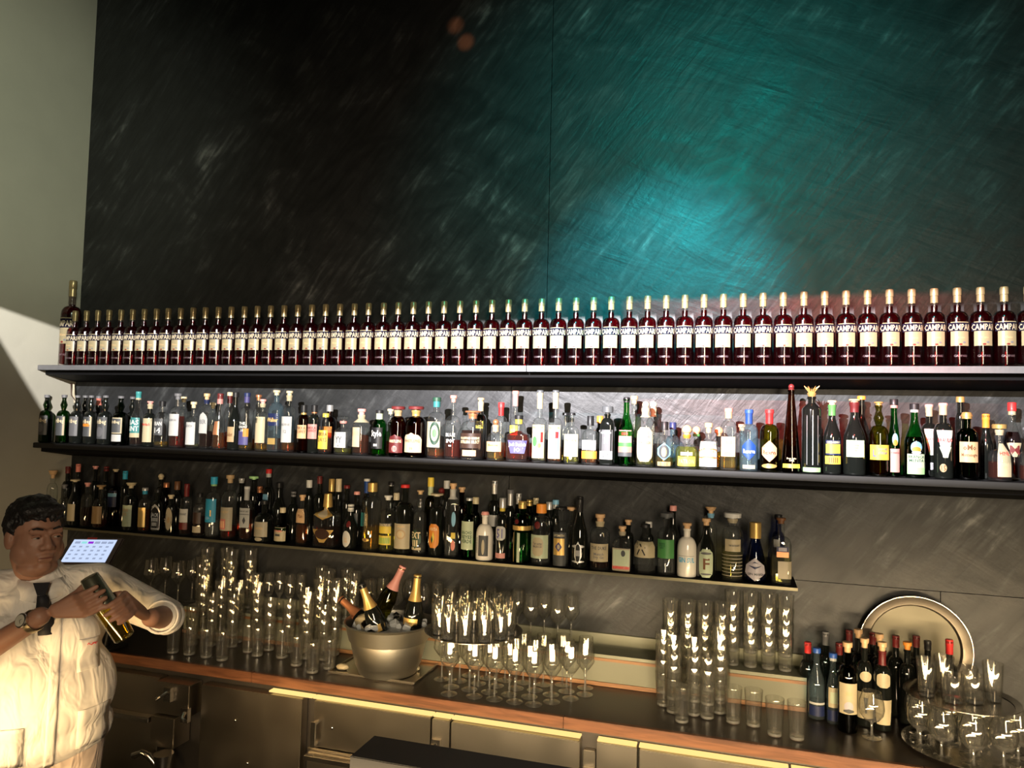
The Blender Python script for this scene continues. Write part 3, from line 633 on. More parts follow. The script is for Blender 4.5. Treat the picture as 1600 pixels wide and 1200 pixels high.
# ------------------------------------------------------------------ spirit bottles of the two lower shelves
# row, cx, top y, width px, shape, glass, liquid, stopper (style, colour, px), collar (colour, px), labels, description
# a label: (z0, z1, half angle, outline, paper, text, ink, options); measures are fractions of the bottle's height
ARD = lambda c='slate', t='Ardbeg': [(.16,.56,60,'r',c,t,'cream',{'t0':.62,'t1':.95}), (.22,.40,30,'o','grey','','cream',{'lift':.0006})]
SPIRITS2 = [
 (0,71,617,23,'bulb','dg',None,('screw','grey',5),None,ARD(),'leftmost dark green bulb-necked bottle with a charcoal label'),
 (0,98,617,22,'bulb','dg',None,('screw','grey',5),None,[(.16,.56,62,'r','slate','Ardbeg','cream',{'t0':.6,'t1':.95}),(.16,.54,8,'r','cream','','cream',{'rot':52,'lift':.0006})],'second bulb-necked green bottle with a pale stripe at its label edge'),
 (0,119,618,22,'bulb','k',None,('screw','grey',4),None,ARD('grey'),'bulb-necked black bottle with a grey label beside the wall corner'),
 (1,131,618,20,'bulb','k',None,('screw','grey',4),None,[],'unlabelled bulb-necked bottle behind the grey-labelled one'),
 (0,140.5,618,22,'bulb','k',None,('screw','grey',4),None,[(.16,.56,58,'r','slate','Ardbeg','cream',{'t0':.6,'t1':.95}),(.36,.42,40,'r','orange','','cream',{'lift':.0006}),(.16,.56,7,'r','cream','','cream',{'rot':50,'lift':.0006})],'bulb-necked bottle with an orange band across its label'),
 (1,152,619,20,'bulb','k',None,('screw','grey',4),('coral',12),[],'bulb-necked bottle with a coral tag on its neck, back row'),
 (0,163,618,23,'bulb','k',None,('screw','grey',4),None,[(.12,.56,62,'r','slate','Ardbeg','cream',{'t0':.62,'t1':.98}),(.16,.36,34,'o','grey','','cream',{'lift':.0006})],'bulb-necked bottle with the largest charcoal label'),
 (0,187,619,25,'bulb','dg',None,('screw','grey',4),None,[(.24,.56,55,'r','cream','','grey'),(.26,.54,44,'r','slate','Ardbeg','cream',{'t0':.6,'t1':.95,'lift':.0006}),(.08,.22,52,'r','white','','grey')],'bulb-necked bottle with a framed label over a white strip'),
 (1,205,620,19,'bulb','k',None,('screw','grey',4),None,[],'dark bulb-necked bottle behind the teal-capped one'),
 (0,214,612,23,'slope','c',(.42,'dark'),('foil','teal',11),('cream',3),[(.16,.24,58,'r','cream','','grey'),(.24,.52,58,'r','teal','BAS|SINT','white')],'sloping clear bottle with teal cap and teal label'),
 (0,233,627,21,'wine','k',None,('cork','pink',5),('cream',8),[(.10,.62,60,'r','cream','','grey'),(.42,.56,50,'r',None,'Mortlach','red')],'black bottle with a large cream label with red script'),
 (0,252,627,24,'std','c',(.12,'gold'),('screw','black',9),None,[(.26,.62,46,'r','slate','OBAN|14','white')],'clear bottle with a black cap and dark printed label'),
 (0,276,615,25,'std','c',(.58,'red'),('cork','grey',9),None,[(.22,.62,52,'r','white','','grey'),(.44,.58,44,'r',None,'DALMORE','grey')],'round-shouldered bottle of red spirit with a white label'),
 (1,285,620,16,'std','c',(.3,'amber'),('cork','cream',8),None,[],'cream-corked clear bottle behind the red spirit'),
 (0,301,628,22,'squat','c',(.10,'pale'),('cork','cream',9),None,[(.08,.56,60,'r','white','','grey'),(.44,.52,40,'r',None,'BRUICH','grey')],'short clear bottle nearly covered by a blank white label'),
 (0,321,615,21,'tallsq','c',(.32,'dark'),('cork','cork',10),('navy',7),[(.28,.66,48,'a','white','','grey'),(.42,.56,40,'r',None,'BER','grey')],'bottle with an arched white label over dark spirit'),
 (1,331,629,17,'std','c',(.2,'amber'),('cork','cream',9),None,[(.2,.5,50,'r','white','','grey')],'small cream-corked bottle behind the arched white label'),
 (0,342,615,22,'cone','c',(.30,'amber'),('foil','maroon',9),('pink',8),[(.26,.50,34,'r','copper','','grey')],'conical clear bottle with a copper label and maroon cap'),
 (1,357,613,15,'wine','c',(.3,'red'),('cyl','cream',6),('maroon',12),[],'slim bottle with a cream cap behind the black sloping one'),
 (0,366,613,22,'slope','k',(.1,'amber'),('cyl','black',8),None,[(.14,.40,44,'r','tan','','grey',{'rot':-12}),(.2,.34,36,'r',None,'Solist','brown',{'rot':-12})],'black sloping bottle with a tan label'),
 (0,384,614,23,'std','c',(.14,'gold'),('cyl','navy',6),('purple',10),[(.30,.52,54,'r',None,'THE|GLENLIVET|18','white'),(.10,.34,54,'r','purple','','white'),(.24,.38,22,'r','orange','','white',{'rot':34,'lift':.0008})],'bottle with a purple neck and an orange patch on its blue label'),
 (1,402,617,16,'std','c',(.2,'amber'),('cork','copper',8),None,[],'copper-capped bottle behind the cream-labelled one'),
 (0,409,624,21,'std','c',(.14,'gold'),('cork','pink',7),('cream',6),[(.16,.66,56,'r','cream','','grey'),(.52,.66,20,'r',None,'III','black',{'rot':-32})],'tall cream-labelled bottle with a pinkish cork'),
 (0,430,610,26,'tallsq','bl',(.22,'brown'),('cork','cream',7),None,[(.42,.62,56,'r','navy','Walker','gold'),(.12,.22,34,'r','gold','','black')],'tall pale blue square bottle with a dark slanted label'),
 (0,450,611,22,'std','c',(.16,'amber'),('cork','cream',7),('cream',9),[(.16,.58,58,'r','white','','grey'),(.42,.48,46,'r',None,'BALVENIE','grey'),(.30,.38,20,'r',None,'12','grey')],'tall clear bottle with a white shield label and cream cork'),
 (0,473.5,633,19,'tall','b',(.6,'brown'),('cyl','black',12),('gold',3),[(.30,.58,56,'r','peach','NIKKA|COFFEY','brown',{'t0':.3})],'dark bottle with a plain orange-yellow label'),
 (0,490,633,22,'tall','k',(.6,'brown'),('cyl','black',11),('copper',2),[(.30,.60,56,'r','pink','NIKKA|COFFEY','maroon',{'t0':.4,'t1':.9})],'dark bottle with a salmon pink label and black cap'),
 (0,508,646,27,'ball','c',(.52,'amber'),('cyl','yellow',6),None,[(.12,.58,48,'r','yellow','NIKKA|DAYS','brown',{'t0':.3})],'small round bottle with a bright yellow label and cap'),
 (1,514,633,23,'std','b',(.5,'amber'),('cyl','silver',10),None,[(.3,.55,50,'r','orange','','grey')],'black-capped brown bottle behind the yellow-labelled one'),
 (0,536,650,28,'squat','c',(.16,'yellow'),('stopper','glass',8),('pink',4),[(.18,.58,48,'r','white','','grey'),(.24,.54,26,'r',None,'YY','slate'),(.2,.26,40,'r',None,'IIII','grey')],'squat clear bottle with a glass stopper and a flower drawn on white'),
 (0,564,639,27,'std','c',(.44,'brown'),('cork','pink',9),('cream',12),[(.18,.60,36,'r','cream','DAVE','tan',{'rot':-20,'t0':.5,'t1':.9}),(.08,.14,40,'r',None,'','grey')],'round bottle with a pinkish cork, cream neck and narrow cream label'),
 (0,592,641,24,'fat','g',(.14,'yellow'),('cyl','black',5),('palegreen',9),[(.16,.62,52,'r','black','Style|','white',{'t0':.1}),(.2,.28,40,'r',None,'IIIII','white')],'stout green bottle with a black label and pale green neck'),
 (1,609,639,15,'std','c',(.3,'amber'),('cork','cream',7),None,[],'clear bottle with a cream cork behind the maroon label'),
 (0,621,635,26,'fat','b',(.62,'brown'),('wide','maroon',6),('tan',9),[(.08,.44,60,'a','maroon','','cream'),(.26,.36,56,'r',None,'WHISTLEPIG','cream'),(.10,.22,18,'o','pink','10','maroon',{'lift':.0006})],'stout amber bottle with an arched maroon label'),
 (0,649,635,33,'fat','b',(.62,'brown'),('wide','maroon',6),('gold',9),[(.10,.48,60,'a','cream','','grey'),(.28,.37,56,'r',None,'WHISTLEPIG','brown'),(.14,.22,40,'r',None,'10','brown')],'stout amber bottle with an arched cream label'),
 (0,681,621,28,'std','c',(.16,'amber'),('cyl','darkgreen',6),('teal',9),[(.18,.60,56,'r','beige','','grey',{'rot':-8}),(.22,.60,34,'o','darkgreen','','cream',{'rot':12,'lift':.0006}),(.28,.54,24,'o','beige','','darkgreen',{'rot':12,'lift':.0011}),(.34,.48,13,'o','green','','darkgreen',{'rot':12,'lift':.0016})],'clear bottle with a round green emblem and green cap'),
 (0,707,618,26,'ball','c',(.30,'red'),('cork','coral',9),None,[(.34,.42,40,'r',None,'BLUE','white'),(.24,.33,36,'r',None,'SPOT','white'),(.19,.23,30,'r',None,'IIIII','white')],'long thin-necked decanter bottle of reddish spirit with white lettering'),
 (0,738,642,37,'fat','c',(.60,'dark'),('wide','copper',4),('copper',8),[(.24,.54,62,'r','darkbrown','WOODFORD RESERVE|DISTILLERS SELECT','cream',{'t0':.25,'t1':.85}),(.08,.20,36,'r','peach','','grey'),(.13,.17,24,'r',None,'IIIIIIII','tan',{'lift':.0004})],'broad flat bourbon bottle with a dark label and pale strip'),
 (1,750,622,19,'wine','k',None,('cork','cork',6),('cream',14),[(.5,.62,36,'r','yellow','VEII','black',{'rot':10})],'tall dark bottle with a cream neck and yellow tag, back row'),
 (0,774,655,27,'ball','c',(.20,'gold'),('ball','copper',9),('peach',10),[(.22,.46,62,'r','peach','','grey'),(.34,.42,46,'r',None,'Blantons','brown')],'small round bottle with a peach label and horse-topped stopper'),
 (1,782,629,20,'std','c',(.3,'amber'),('cyl','red',8),('red',12),[],'bottle with dripping red sealing wax'),
 (1,804,611,19,'thin','c',(.2,'clear'),('cyl','coral',5),('pink',18),[(.36,.50,40,'r','yellow','VEGO','tan')],'tall clear bottle with a long pinkish neck band and yellow tag'),
 (0,810,649,38,'sqs','c',(.66,'red'),('cyl','black',6),('yellow',7),[(.18,.46,46,'x','purple','Jack Daniels|IO','lilac',{'rot':6})],'square-shouldered decanter of dark red whiskey with a slanting purple label'),
 (0,842.5,610,23,'thin','c',(.2,'pale'),('cyl','slate',4),('cream',24),[(.06,.52,56,'r','cream','','grey'),(.46,.51,50,'r',None,'PAJONAUA','green'),(.16,.45,44,'r','palegreen','','green',{'lift':.0006}),(.22,.36,20,'o','green','','green',{'rot':-20,'lift':.001}),(.28,.42,10,'r','red','','red',{'rot':34,'lift':.001}),(.2,.27,14,'o','yellow','','red',{'rot':16,'lift':.001})],'tall clear bottle with a leafy green jungle picture label'),
 (0,867,610,23,'thin','c',(.22,'amber'),('cyl','slate',4),('cream',24),[(.06,.52,56,'r','cream','','grey'),(.46,.51,50,'r',None,'PAJONAUA','green'),(.16,.45,44,'r','skyblue','','green',{'lift':.0006}),(.18,.36,20,'o','coral','','green',{'rot':4,'lift':.001}),(.34,.43,13,'r','red','','red',{'rot':24,'lift':.001}),(.2,.25,24,'r','pink','','red',{'rot':-16,'lift':.001})],'tall clear bottle with a red and blue flower picture label'),
 (1,883,645,17,'flat','c',(.3,'pale'),('cyl','black',4),None,[],'small black-capped bottle behind the arched clear one'),
 (0,893,645,25,'flat','c',(.16,'yellow'),('cyl','black',4),None,[(.14,.58,54,'r','cream','','grey'),(.42,.50,44,'r',None,'NUSAN','brown'),(.08,.16,12,'o','gold','','grey',{'lift':.0008})],'flat arched bottle with a cream label and low yellow spirit'),
 (0,922,650,27,'sq','c',(.26,'amber'),('cyl','black',15),None,[(.30,.50,46,'r','white','NEW|Riff','grey'),(.12,.28,56,'r','orange','','brown')],'square clear bottle with white handwritten label over an orange band'),
 (1,937,650,14,'std','k',None,('cyl','orange',11),None,[],'dark bottle with an orange capsule, back row'),
 (0,948.5,635,24,'tallsq','k',None,('wide','slate',11),None,[(.10,.60,48,'r','grey','','white'),(.52,.58,44,'r',None,'CORTIJADO','white'),(.34,.50,20,'r',None,'M','white',{'lift':.0006}),(.10,.24,48,'r','silver','III','slate',{'lift':.0006})],'charcoal bottle with a thick dark stopper and a goat drawn in white'),
 (0,978,621,25,'slope','g',None,('foil','black',8),None,[(.14,.52,54,'r','pink','','grey'),(.14,.34,54,'r','green','','grey',{'lift':.0004}),(.14,.28,54,'r','coral','','grey',{'lift':.0008}),(.14,.20,54,'r','slate','','grey',{'lift':.0012}),(.44,.50,46,'r',None,'IIIIIII','red')],'tall green bottle with a pink, green and red landscape label'),
 (1,990,619,19,'wine','c',(.4,'dark'),('cork','cork',11),None,[],'dark-filled bottle with a large cork behind the green bottle'),
 (0,1008,627,29,'std','c',(.14,'yellow'),('ball','beige',11),('cream',14),[(.08,.60,56,'b','cream','','grey'),(.42,.56,40,'r',None,'ARTE|NOM','grey'),(.34,.40,44,'r',None,'FORTALEZA','slate'),(.10,.28,22,'o','silver','','grey',{'lift':.0006}),(.13,.25,14,'o','cream','S','grey',{'lift':.001})],'clear bottle with a tall cream label and woven ball stopper'),
 (1,1020,627,22,'std','c',(.2,'pale'),('ball','beige',11),('cream',13),[],'second bottle with a woven ball stopper, back row'),
 (0,1038,659,28,'squat','c',(.22,'gold'),('cyl','black',13),None,[(.16,.54,46,'h','skyblue','','grey'),(.20,.50,34,'o','slate','','white',{'lift':.0005}),(.24,.44,16,'o','gold','','grey',{'lift':.001}),(.04,.13,46,'r','tan','DOS','brown')],'squat bottle with a blue horseshoe label and round black cap'),
 (1,1051,660,22,'squat','bl',(.2,'pale'),('cyl','navy',11),None,[],'squat bottle with a dark blue cap, back row'),
 (0,1073,664,37,'low','c',(.50,'yellow'),('ball','cork',15),('orange',6),[(.30,.38,30,'r','cream','','grey'),(.06,.28,46,'r','yellow','PATRON','tan')],'low round bottle of yellow tequila with a ball cork and orange ribbon'),
 (1,1088,666,25,'low','c',(.4,'pale'),('ball','cork',12),('green',4),[],'low bottle with a ball cork and green ribbon, back row'),
 (0,1107,661,31,'sqs','c',(.55,'pale'),('cork','cork',14),None,[(.06,.60,52,'r','white','','grey'),(.34,.48,52,'h','copper','Siempre','cream',{'lift':.0005}),(.22,.29,52,'h','copper','','cream',{'lift':.0005})],'square clear bottle with two copper waves on a white label'),
 (1,1123,667,22,'low','c',(.4,'gold'),('ball','cork',13),None,[],'low round bottle with an orange ball cork, back row'),
 (0,1138,638,28,'tallsq','c',(.26,'gold'),('cyl','coral',6),('peach',10),[(.22,.54,44,'r','peach','','green'),(.40,.50,28,'r',None,'IIIII','green'),(.22,.32,30,'r','cream','IIIIII','slate',{'lift':.0005})],'clear square bottle with a salmon label over golden spirit'),
 (1,1159,663,16,'std','c',(.3,'pale'),('cork','cork',9),None,[],'small corked bottle behind the blue-necked one'),
 (0,1170,640,29,'std','bl',(.5,'clear'),('cyl','blue',6),('blue',17),[(.18,.52,46,'h','blue','','white'),(.27,.38,44,'r',None,'Reserva','white'),(.04,.10,40,'r','cream','','grey')],'pale blue bottle with a blue neck and blue hexagonal label'),
 (0,1202,640,30,'std','ol',(.30,'dark'),('cyl','red',6),('red',17),[(.16,.50,48,'h','peach','','white'),(.26,.37,46,'r',None,'Reserva','maroon'),(.06,.13,50,'o','gold','','grey')],'olive glass bottle with a red neck and a peach hexagonal label'),
 (0,1236,600,31,'taper','b',(.3,'dark'),('ball','maroon',9),None,[(.12,.18,34,'r',None,'Don Julio|1942','cream',{'fw':.9}),(.055,.10,60,'r','yellow','','grey')],'very tall tapering brown bottle with a dark ball stopper'),
 (0,1268,603,31,'cyl','k',None,('agave','gold',17),None,[(.02,.07,60,'r','lime','','grey'),(.1,.66,2,'r','silver','','grey',{'rot':4}),(.1,.66,1.5,'r','silver','','grey',{'rot':-30}),(.1,.66,1.5,'r','silver','','grey',{'rot':36})],'tall ridged dark decanter with a leafy gold crown stopper'),  # lime strip paints the glow at the base, silver strips the bright streaks
 (0,1300,626,29,'slope','k',None,('cork','cream',7),('green',18),[(.14,.25,56,'r','yellow','IIIII','brown'),(.28,.44,50,'r','yellow','','brown'),(.41,.46,50,'r','navy','CARDAMARO','cream',{'lift':.0005}),(.265,.285,50,'r','navy','','cream',{'lift':.0005})],'black sloping bottle with blue and yellow bands and a green neck'),
 (0,1335,624,36,'slope','k',None,('cork','cork',5),('maroon',17),[(.24,.46,50,'r','palegreen','','darkgreen'),(.30,.42,40,'r',None,'IIIIIIII|IIIIII|IIII','green')],'wide black sloping bottle with a pale green label and wax neck'),
 (1,1346,619,28,'slope','k',None,('cyl','orange',6),None,[],'black bottle with a bright orange cap, back row'),
 (0,1373,628,32,'bulb','ol',(.40,'dark'),('cork','gold',5),None,[(.22,.42,66,'r','yellow','','grey'),(.24,.38,12,'r',None,'L','purple',{'rot':-34,'lift':.0005}),(.28,.40,30,'r',None,'LIQUORE|STREGA','purple',{'rot':14})],'rounded olive glass bottle with a wide yellow label'),
 (0,1397,624,29,'slope','g',None,('cyl','black',10),('pink',5),[(.06,.36,52,'r','pink','','grey'),(.28,.34,46,'r',None,'F. BRANCA','maroon',{'lift':.0005}),(.40,.56,30,'o','skyblue','','grey'),(.40,.48,24,'o','orange','','grey',{'lift':.0005})],'green sloping bottle with a pink label and eagle medallion'),
 (0,1429,631,33,'slope','g',(.55,'dark'),('cyl','black',10),('white',5),[(.05,.32,54,'r','palegreen','BRANCA|MENTA','darkgreen',{'t0':.55}),(.05,.14,54,'r','lime','','grey',{'lift':.0005}),(.33,.49,32,'o','skyblue','','grey'),(.34,.42,26,'o','orange','','grey',{'lift':.0005}),(.32,.36,26,'o','white','','grey',{'lift':.001})],'green sloping bottle with a pale green label and round eagle medallion'),
 (1,1452,632,27,'wine','k',None,('cyl','pink',4),('cream',17),[(.30,.66,52,'v','white','','grey'),(.48,.56,44,'r',None,'BRAULIO','red'),(.1,.2,20,'o','lilac','15','grey')],'black bottle with a white mountain label, back row of the matching pair'),
 (0,1474,630,32,'wine','k',None,('cyl','pink',4),('cream',17),[(.28,.64,54,'v','white','','grey'),(.28,.42,36,'v','palegreen','','grey',{'lift':.0005}),(.47,.55,50,'r',None,'BRAULIO','red',{'lift':.0005}),(.09,.20,20,'o','tan','15','brown',{'rot':-14})],'black bottle with a white mountain label and a round tan seal'),
 (1,1501,620,17,'tall','k',None,('cyl','gold',10),None,[(.1,.3,40,'r','tan','','grey')],'tall black bottle with a gold cap, back row'),
 (0,1511,644,36,'std','dg',(.55,'dark'),('crown','gold',8),('gold',4),[(.26,.56,54,'r','peach','','grey'),(.42,.54,40,'r',None,'oMo','brown'),(.32,.42,50,'r',None,'Montenegro','brown')],'dark green bottle with gold neck rings and a peach label'),
 (1,1541,647,22,'slope','k',None,('foil','orange',25),None,[],'dark bottle with a long orange capsule, back row'),
 (0,1562,663,40,'low','c',(.34,'red'),('wide','gold',10),('cream',10),[(.08,.66,36,'r','cream','','grey',{'rot':10}),(.44,.54,30,'r',None,'HINE','red',{'rot':10}),(.22,.28,12,'r',None,'XO','tan',{'rot':10})],'broad brandy flask with a cream label and gold stopper'),
 (1,1582,629,31,'slope','c',(.62,'wine'),('cyl','red',16),('cream',7),[(.3,.48,50,'v','cream','M','maroon')],'red-capped bottle of dark red liqueur behind the brandy flask'),
 (0,1606,668,30,'low','c',(.3,'red'),('cork','grey',10),None,[(.3,.5,40,'r',None,'11','white')],'rightmost clear bottle cut by the picture edge'),
]
SPIRITS3 = [
 (0,31,755,24,'std','bl',(.4,'clear'),('cork','white',9),None,[],'pale blue bottle at the far left behind the bartender'),
 (1,45,733,20,'wine','dg',None,('cyl','cream',5),('white',10),[(.3,.5,60,'r','white','','grey')],'green bottle with a white neck band above the bartender'),
 (1,62,732,16,'wine','dg',None,('cyl','cream',11),None,[],'slim green bottle with a cream capsule above the bartender'),
 (0,80,735,18,'std','c',(.4,'pale'),('flare','cork',13),None,[],'clear bottle with a flared cork over the bartender'),
 (1,103,729,18,'wine','k',None,('foil','maroon',12),None,[],'black bottle with a dull maroon capsule, back row'),
 (0,99,757,17,'ball','c',(.1,'clear'),('cork','grey',6),None,[],'round clear bottle just right of the bartender\'s hair'),
 (1,119,725,15,'wine','k',None,('foil','coral',14),None,[],'black bottle with a thin coral capsule, back row'),
 (0,115,749,20,'slope','k',None,('wide','cream',4),None,[(.12,.48,56,'r','cream','','grey')],'black sloping bottle with a cream label beside the bartender'),
 (0,135,754,20,'std','c',(.44,'dark'),('cork','pink',6),None,[],'hazy clear bottle of dark spirit without a label'),
 (1,146,728,16,'wine','k',None,('cork','pink',5),None,[],'tall black bottle with a pinkish cork, back row'),
 (0,156,758,25,'squat','c',(.2,'red'),('flare','tan',6),None,[(.12,.52,58,'r','kraft','','grey')],'squat bottle with a kraft brown label'),
 (1,163,729,15,'wine','k',None,('foil','darkred',8),None,[],'tall black bottle with a dark red capsule, back row'),
 (1,178,733,22,'squat','b',(.4,'dark'),('cork','cream',4),None,[(.34,.62,60,'r','navy','','grey'),(.52,.58,60,'r','skyblue','','grey',{'lift':.0005})],'brown bottle with a blue-grey label, back row'),
 (1,193,736,14,'wine','k',None,('foil','cyan',14),None,[],'black bottle with a blue capsule, back row'),
 (0,203,754,24,'std','k',None,('flare','cream',9),None,[(.10,.54,54,'r','palegreen','','grey'),(.3,.5,40,'r',None,'IIIIII|IIII','tan')],'black bottle with a large pale green label and flared cork'),
 (0,225,762,20,'std','c',(.5,'amber'),('cyl','silver',5),('cyan',6),[(.12,.56,40,'r','gold','','grey',{'rot':12})],'clear bottle with a gold strip and bluish neck'),
 (1,249,740,17,'std','k',None,('ball','cream',9),None,[],'black bottle with a round cream stopper, back row'),
 (0,245,764,21,'flat','k',None,('cyl','black',6),None,[(.08,.66,56,'a','silver','','grey'),(.12,.60,46,'a','black','JACK|IIIII|IIII','silver',{'t1':.8,'lift':.0005})],'square black bottle with a silver-edged arched label'),
 (1,258,754,20,'wine','b',(.5,'dark'),('cyl','copper',8),None,[],'dark bottle with a copper cap, back row'),
 (0,266,773,17,'flat','k',(.5,'dark'),('cork','cream',6),None,[(.10,.68,50,'o','beige','','grey'),(.28,.44,20,'o','tan','','grey',{'lift':.0005})],'small dark bottle with an oval beige label'),
 (1,275,752,17,'wine','k',None,('cyl','brown',14),None,[],'dark bottle with a brown capsule, back row'),
 (0,290,756,20,'std','c',(.24,'dark'),('foil','darkred',21),None,[(.26,.52,56,'r','white','','grey'),(.38,.46,50,'r',None,'CONWAY','slate'),(.12,.255,56,'r','darkred','','cream')],'bottle with a dark red capsule and white over red label'),
 (0,311,770,20,'std','c',(.46,'dark'),('cyl','black',7),None,[(.3,.56,50,'r','darkbrown','','tan'),(.10,.24,54,'r','beige','','grey')],'dark bottle with a plain beige strip at its foot'),
 (0,332,745,24,'std','c',(.3,'clear'),('cyl','cyan',12),('lime',3),[(.26,.64,60,'r','cyan','','grey'),(.3,.36,30,'d','skyblue','','grey',{'rot':-10,'lift':.0005}),(.36,.46,5,'r','gold','','grey',{'rot':20,'lift':.0005})],'clear bottle with a bright blue label and blue cap'),
 (0,357,742,26,'std','c',(.2,'red'),('cork','tan',12),None,[(.14,.50,62,'r','beige','','grey'),(.38,.48,40,'r',None,'WORTHY','tan'),(.16,.32,36,'r','coral','IIIII','peach',{'rot':-22,'lift':.0005})],'bottle with a beige label carrying a red block'),
 (1,375,747,14,'wine','k',None,('cyl','silver',3),('white',5),[],'slim black bottle between the beige and white labels, back row'),
 (0,384,760,23,'flat','c',(.56,'brown'),('cyl','white',4),('white',18),[(.24,.60,50,'r','white','','grey'),(.50,.58,44,'r',None,'MOUNT GAY','black'),(.48,.49,46,'r','slate','','grey',{'lift':.0005}),(.30,.44,18,'d','slate','','grey',{'lift':.0005})],'rum bottle with a white label and white neck strip'),
 (1,394,744,16,'wine','k',None,('wide','lime',5),None,[],'black bottle with a pale green stopper, back row'),
 (1,404,760,17,'std','db',None,('foil','copper',10),None,[],'dark blue bottle with a copper capsule, back row'),
 (1,417,733,18,'wine','k',None,('cyl','red',7),('white',6),[(.56,.64,30,'r','skyblue','','grey')],'black bottle with a red and white striped cap'),
 (0,412,782,29,'squat','k',None,('cyl','black',6),None,[(.14,.50,60,'r','beige','','grey'),(.04,.13,30,'o','beige','','grey'),(.3,.42,40,'r',None,'Santa','tan')],'squat black bottle with a wide beige label and scalloped foot'),
 (1,434,754,22,'slope','k',None,('cyl','black',8),None,[],'plain black sloping bottle, back row'),
 (0,441,793,24,'low','dg',(.2,'dark'),('cyl','cream',8),None,[(.08,.46,58,'r','cream','','grey'),(.32,.41,44,'r',None,'BORGES','coral',{'rot':-6}),(.22,.28,22,'r','slate','','grey',{'rot':-8,'lift':.0005})],'short green-black bottle with a cream box label'),
 (1,457,768,16,'wine','k',None,('foil','grey',8),None,[],'small dark bottle with a grey capsule, back row'),
 (0,471,773,20,'flat','c',(.40,'amber'),('cork','cork',8),None,[(.44,.72,50,'r','peach','','grey'),(.5,.66,34,'r',None,'Plan','brown')],'slim square bottle with a peach label over amber spirit'),
 (1,481,750,14,'tall','k',None,('cyl','white',12),None,[],'slim black bottle with a white capsule, back row'),
 (1,497,744,17,'wine','k',None,('foil','maroon',12),None,[],'black bottle with a dusky maroon capsule, back row'),
 (0,511,771,45,'decant','c',(.40,'dark'),('crown','gold',21),None,[(.52,.78,44,'h','gold','','grey'),(.10,.34,50,'v','gold','','grey'),(.16,.36,34,'o','darkbrown','','grey',{'lift':.0007}),(.56,.74,26,'o','beige','','grey',{'lift':.0007})],'ornate square decanter with gold scrollwork and a gold crown stopper'),
 (1,516,748,16,'tall','k',None,('cyl','gold',20),None,[],'bottle with a pale gold capsule behind the ornate decanter'),
 (1,527,748,14,'tall','k',None,('cyl','cream',20),None,[],'bottle with a cream capsule behind the ornate decanter'),
 (1,540,758,14,'wine','k',None,('cyl','darkred',5),None,[],'black bottle with a small dark red cap, back row'),
 (0,547,788,24,'slope','k',None,('foil','white',8),('white',3),[(.06,.42,36,'o','white','','grey',{'rot':-6}),(.14,.3,24,'r',None,'Iio|Illii','tan',{'rot':-6}),(.50,.64,20,'o','darkred','','grey',{'rot':10})],'black bottle with an egg-shaped white label and red seal'),
 (1,556,768,17,'wine','k',None,('cyl','pink',5),None,[(.4,.6,40,'r','grey','','grey')],'black bottle with a pink cap, back row'),
 (1,571,748,17,'wine','k',None,('cyl','white',4),('blue',18),[(.3,.5,40,'r','teal','','grey')],'black bottle with a blue neck and white cap, back row'),
 (0,580,754,29,'tall','c',(.36,'gold'),('cyl','gold',14),None,[(.26,.66,11,'h','gold','','grey',{'rot':-12}),(.275,.645,8,'h','black','GERMAIN','cream',{'rot':-12,'lift':.0005,'vert':True}),(.14,.20,26,'h','gold','III','brown',{'rot':-14})],'tall fluted clear bottle with a vertical gold-framed label'),
 (0,605,774,26,'std','c',(.42,'yellow'),('cork','white',6),None,[(.14,.30,50,'r','yellow','IIIIIII','green'),(.34,.47,50,'r','yellow','','green'),(.46,.52,50,'r','slate','CHARTREUSE','cream')],'clear bottle of yellow liqueur with bright yellow labels'),
 (1,609,753,15,'wine','k',None,('cyl','black',5),('silver',1),[],'slim black bottle with a silver-rimmed cap, back row'),
 (1,618,770,14,'wine','k',None,('cyl','beige',11),None,[],'dark bottle with a beige capsule, back row'),
 (0,631,757,30,'wine','k',None,('cyl','red',5),None,[(.08,.44,58,'r','beige','','grey'),(.22,.36,30,'o','tan','','grey',{'lift':.0005}),(.24,.34,22,'o','cream','II','tan',{'lift':.001}),(.38,.43,40,'r',None,'vAuAv','tan',{'lift':.0005})],'large black bottle with an ornate beige label and red cap'),
 (0,655,766,23,'bulb','c',(.2,'clear'),('cork','tan',5),None,[(.10,.40,50,'h','darkgreen','EXT|III','cream',{'rot':-10}),(.08,.12,50,'r','cream','','grey',{'rot':-10})],'clear bulb-necked bottle with a dark green pointed label'),
 (1,671,746,18,'wine','ol',None,('cyl','yellow',14),('palegreen',13),[],'bottle with a yellow-green capsule and spiral neck label'),
 (0,681,771,23,'tall','k',None,('wide','beige',4),None,[(.14,.52,46,'b','orange','','grey'),(.40,.48,36,'r',None,'NIXTA','cream',{'lift':.0005}),(.22,.40,12,'d','yellow','','grey',{'lift':.0005}),(.20,.34,9,'d','darkgreen','','grey',{'rot':-10,'lift':.001})],'dark ribbed bottle with an orange label showing a corn cob'),
 (1,688,762,15,'wine','k',None,('ball','darkred',9),None,[],'black bottle with a round dark red wax top, back row'),
 (1,696,751,18,'wine','k',None,('cyl','white',12),None,[(.5,.6,12,'o','grey','','grey')],'black bottle with a white swirl capsule, back row'),
 (0,706,755,23,'tallsq','c',(.3,'clear'),('cork','cork',9),('white',15),[(.10,.66,10,'r',None,'Sauerbier','slate',{'rot':-14,'vert':True}),(.42,.62,16,'o','skyblue','','grey',{'rot':24}),(.10,.24,16,'o','coral','','grey',{'rot':24}),(.26,.34,16,'r','yellow','','grey',{'rot':24})],'clear bottle with vertical script and painted fruit colours'),
 (1,720,761,22,'std','b',(.5,'amber'),('cork','cork',7),None,[],'amber bottle with a wide cork, back row'),
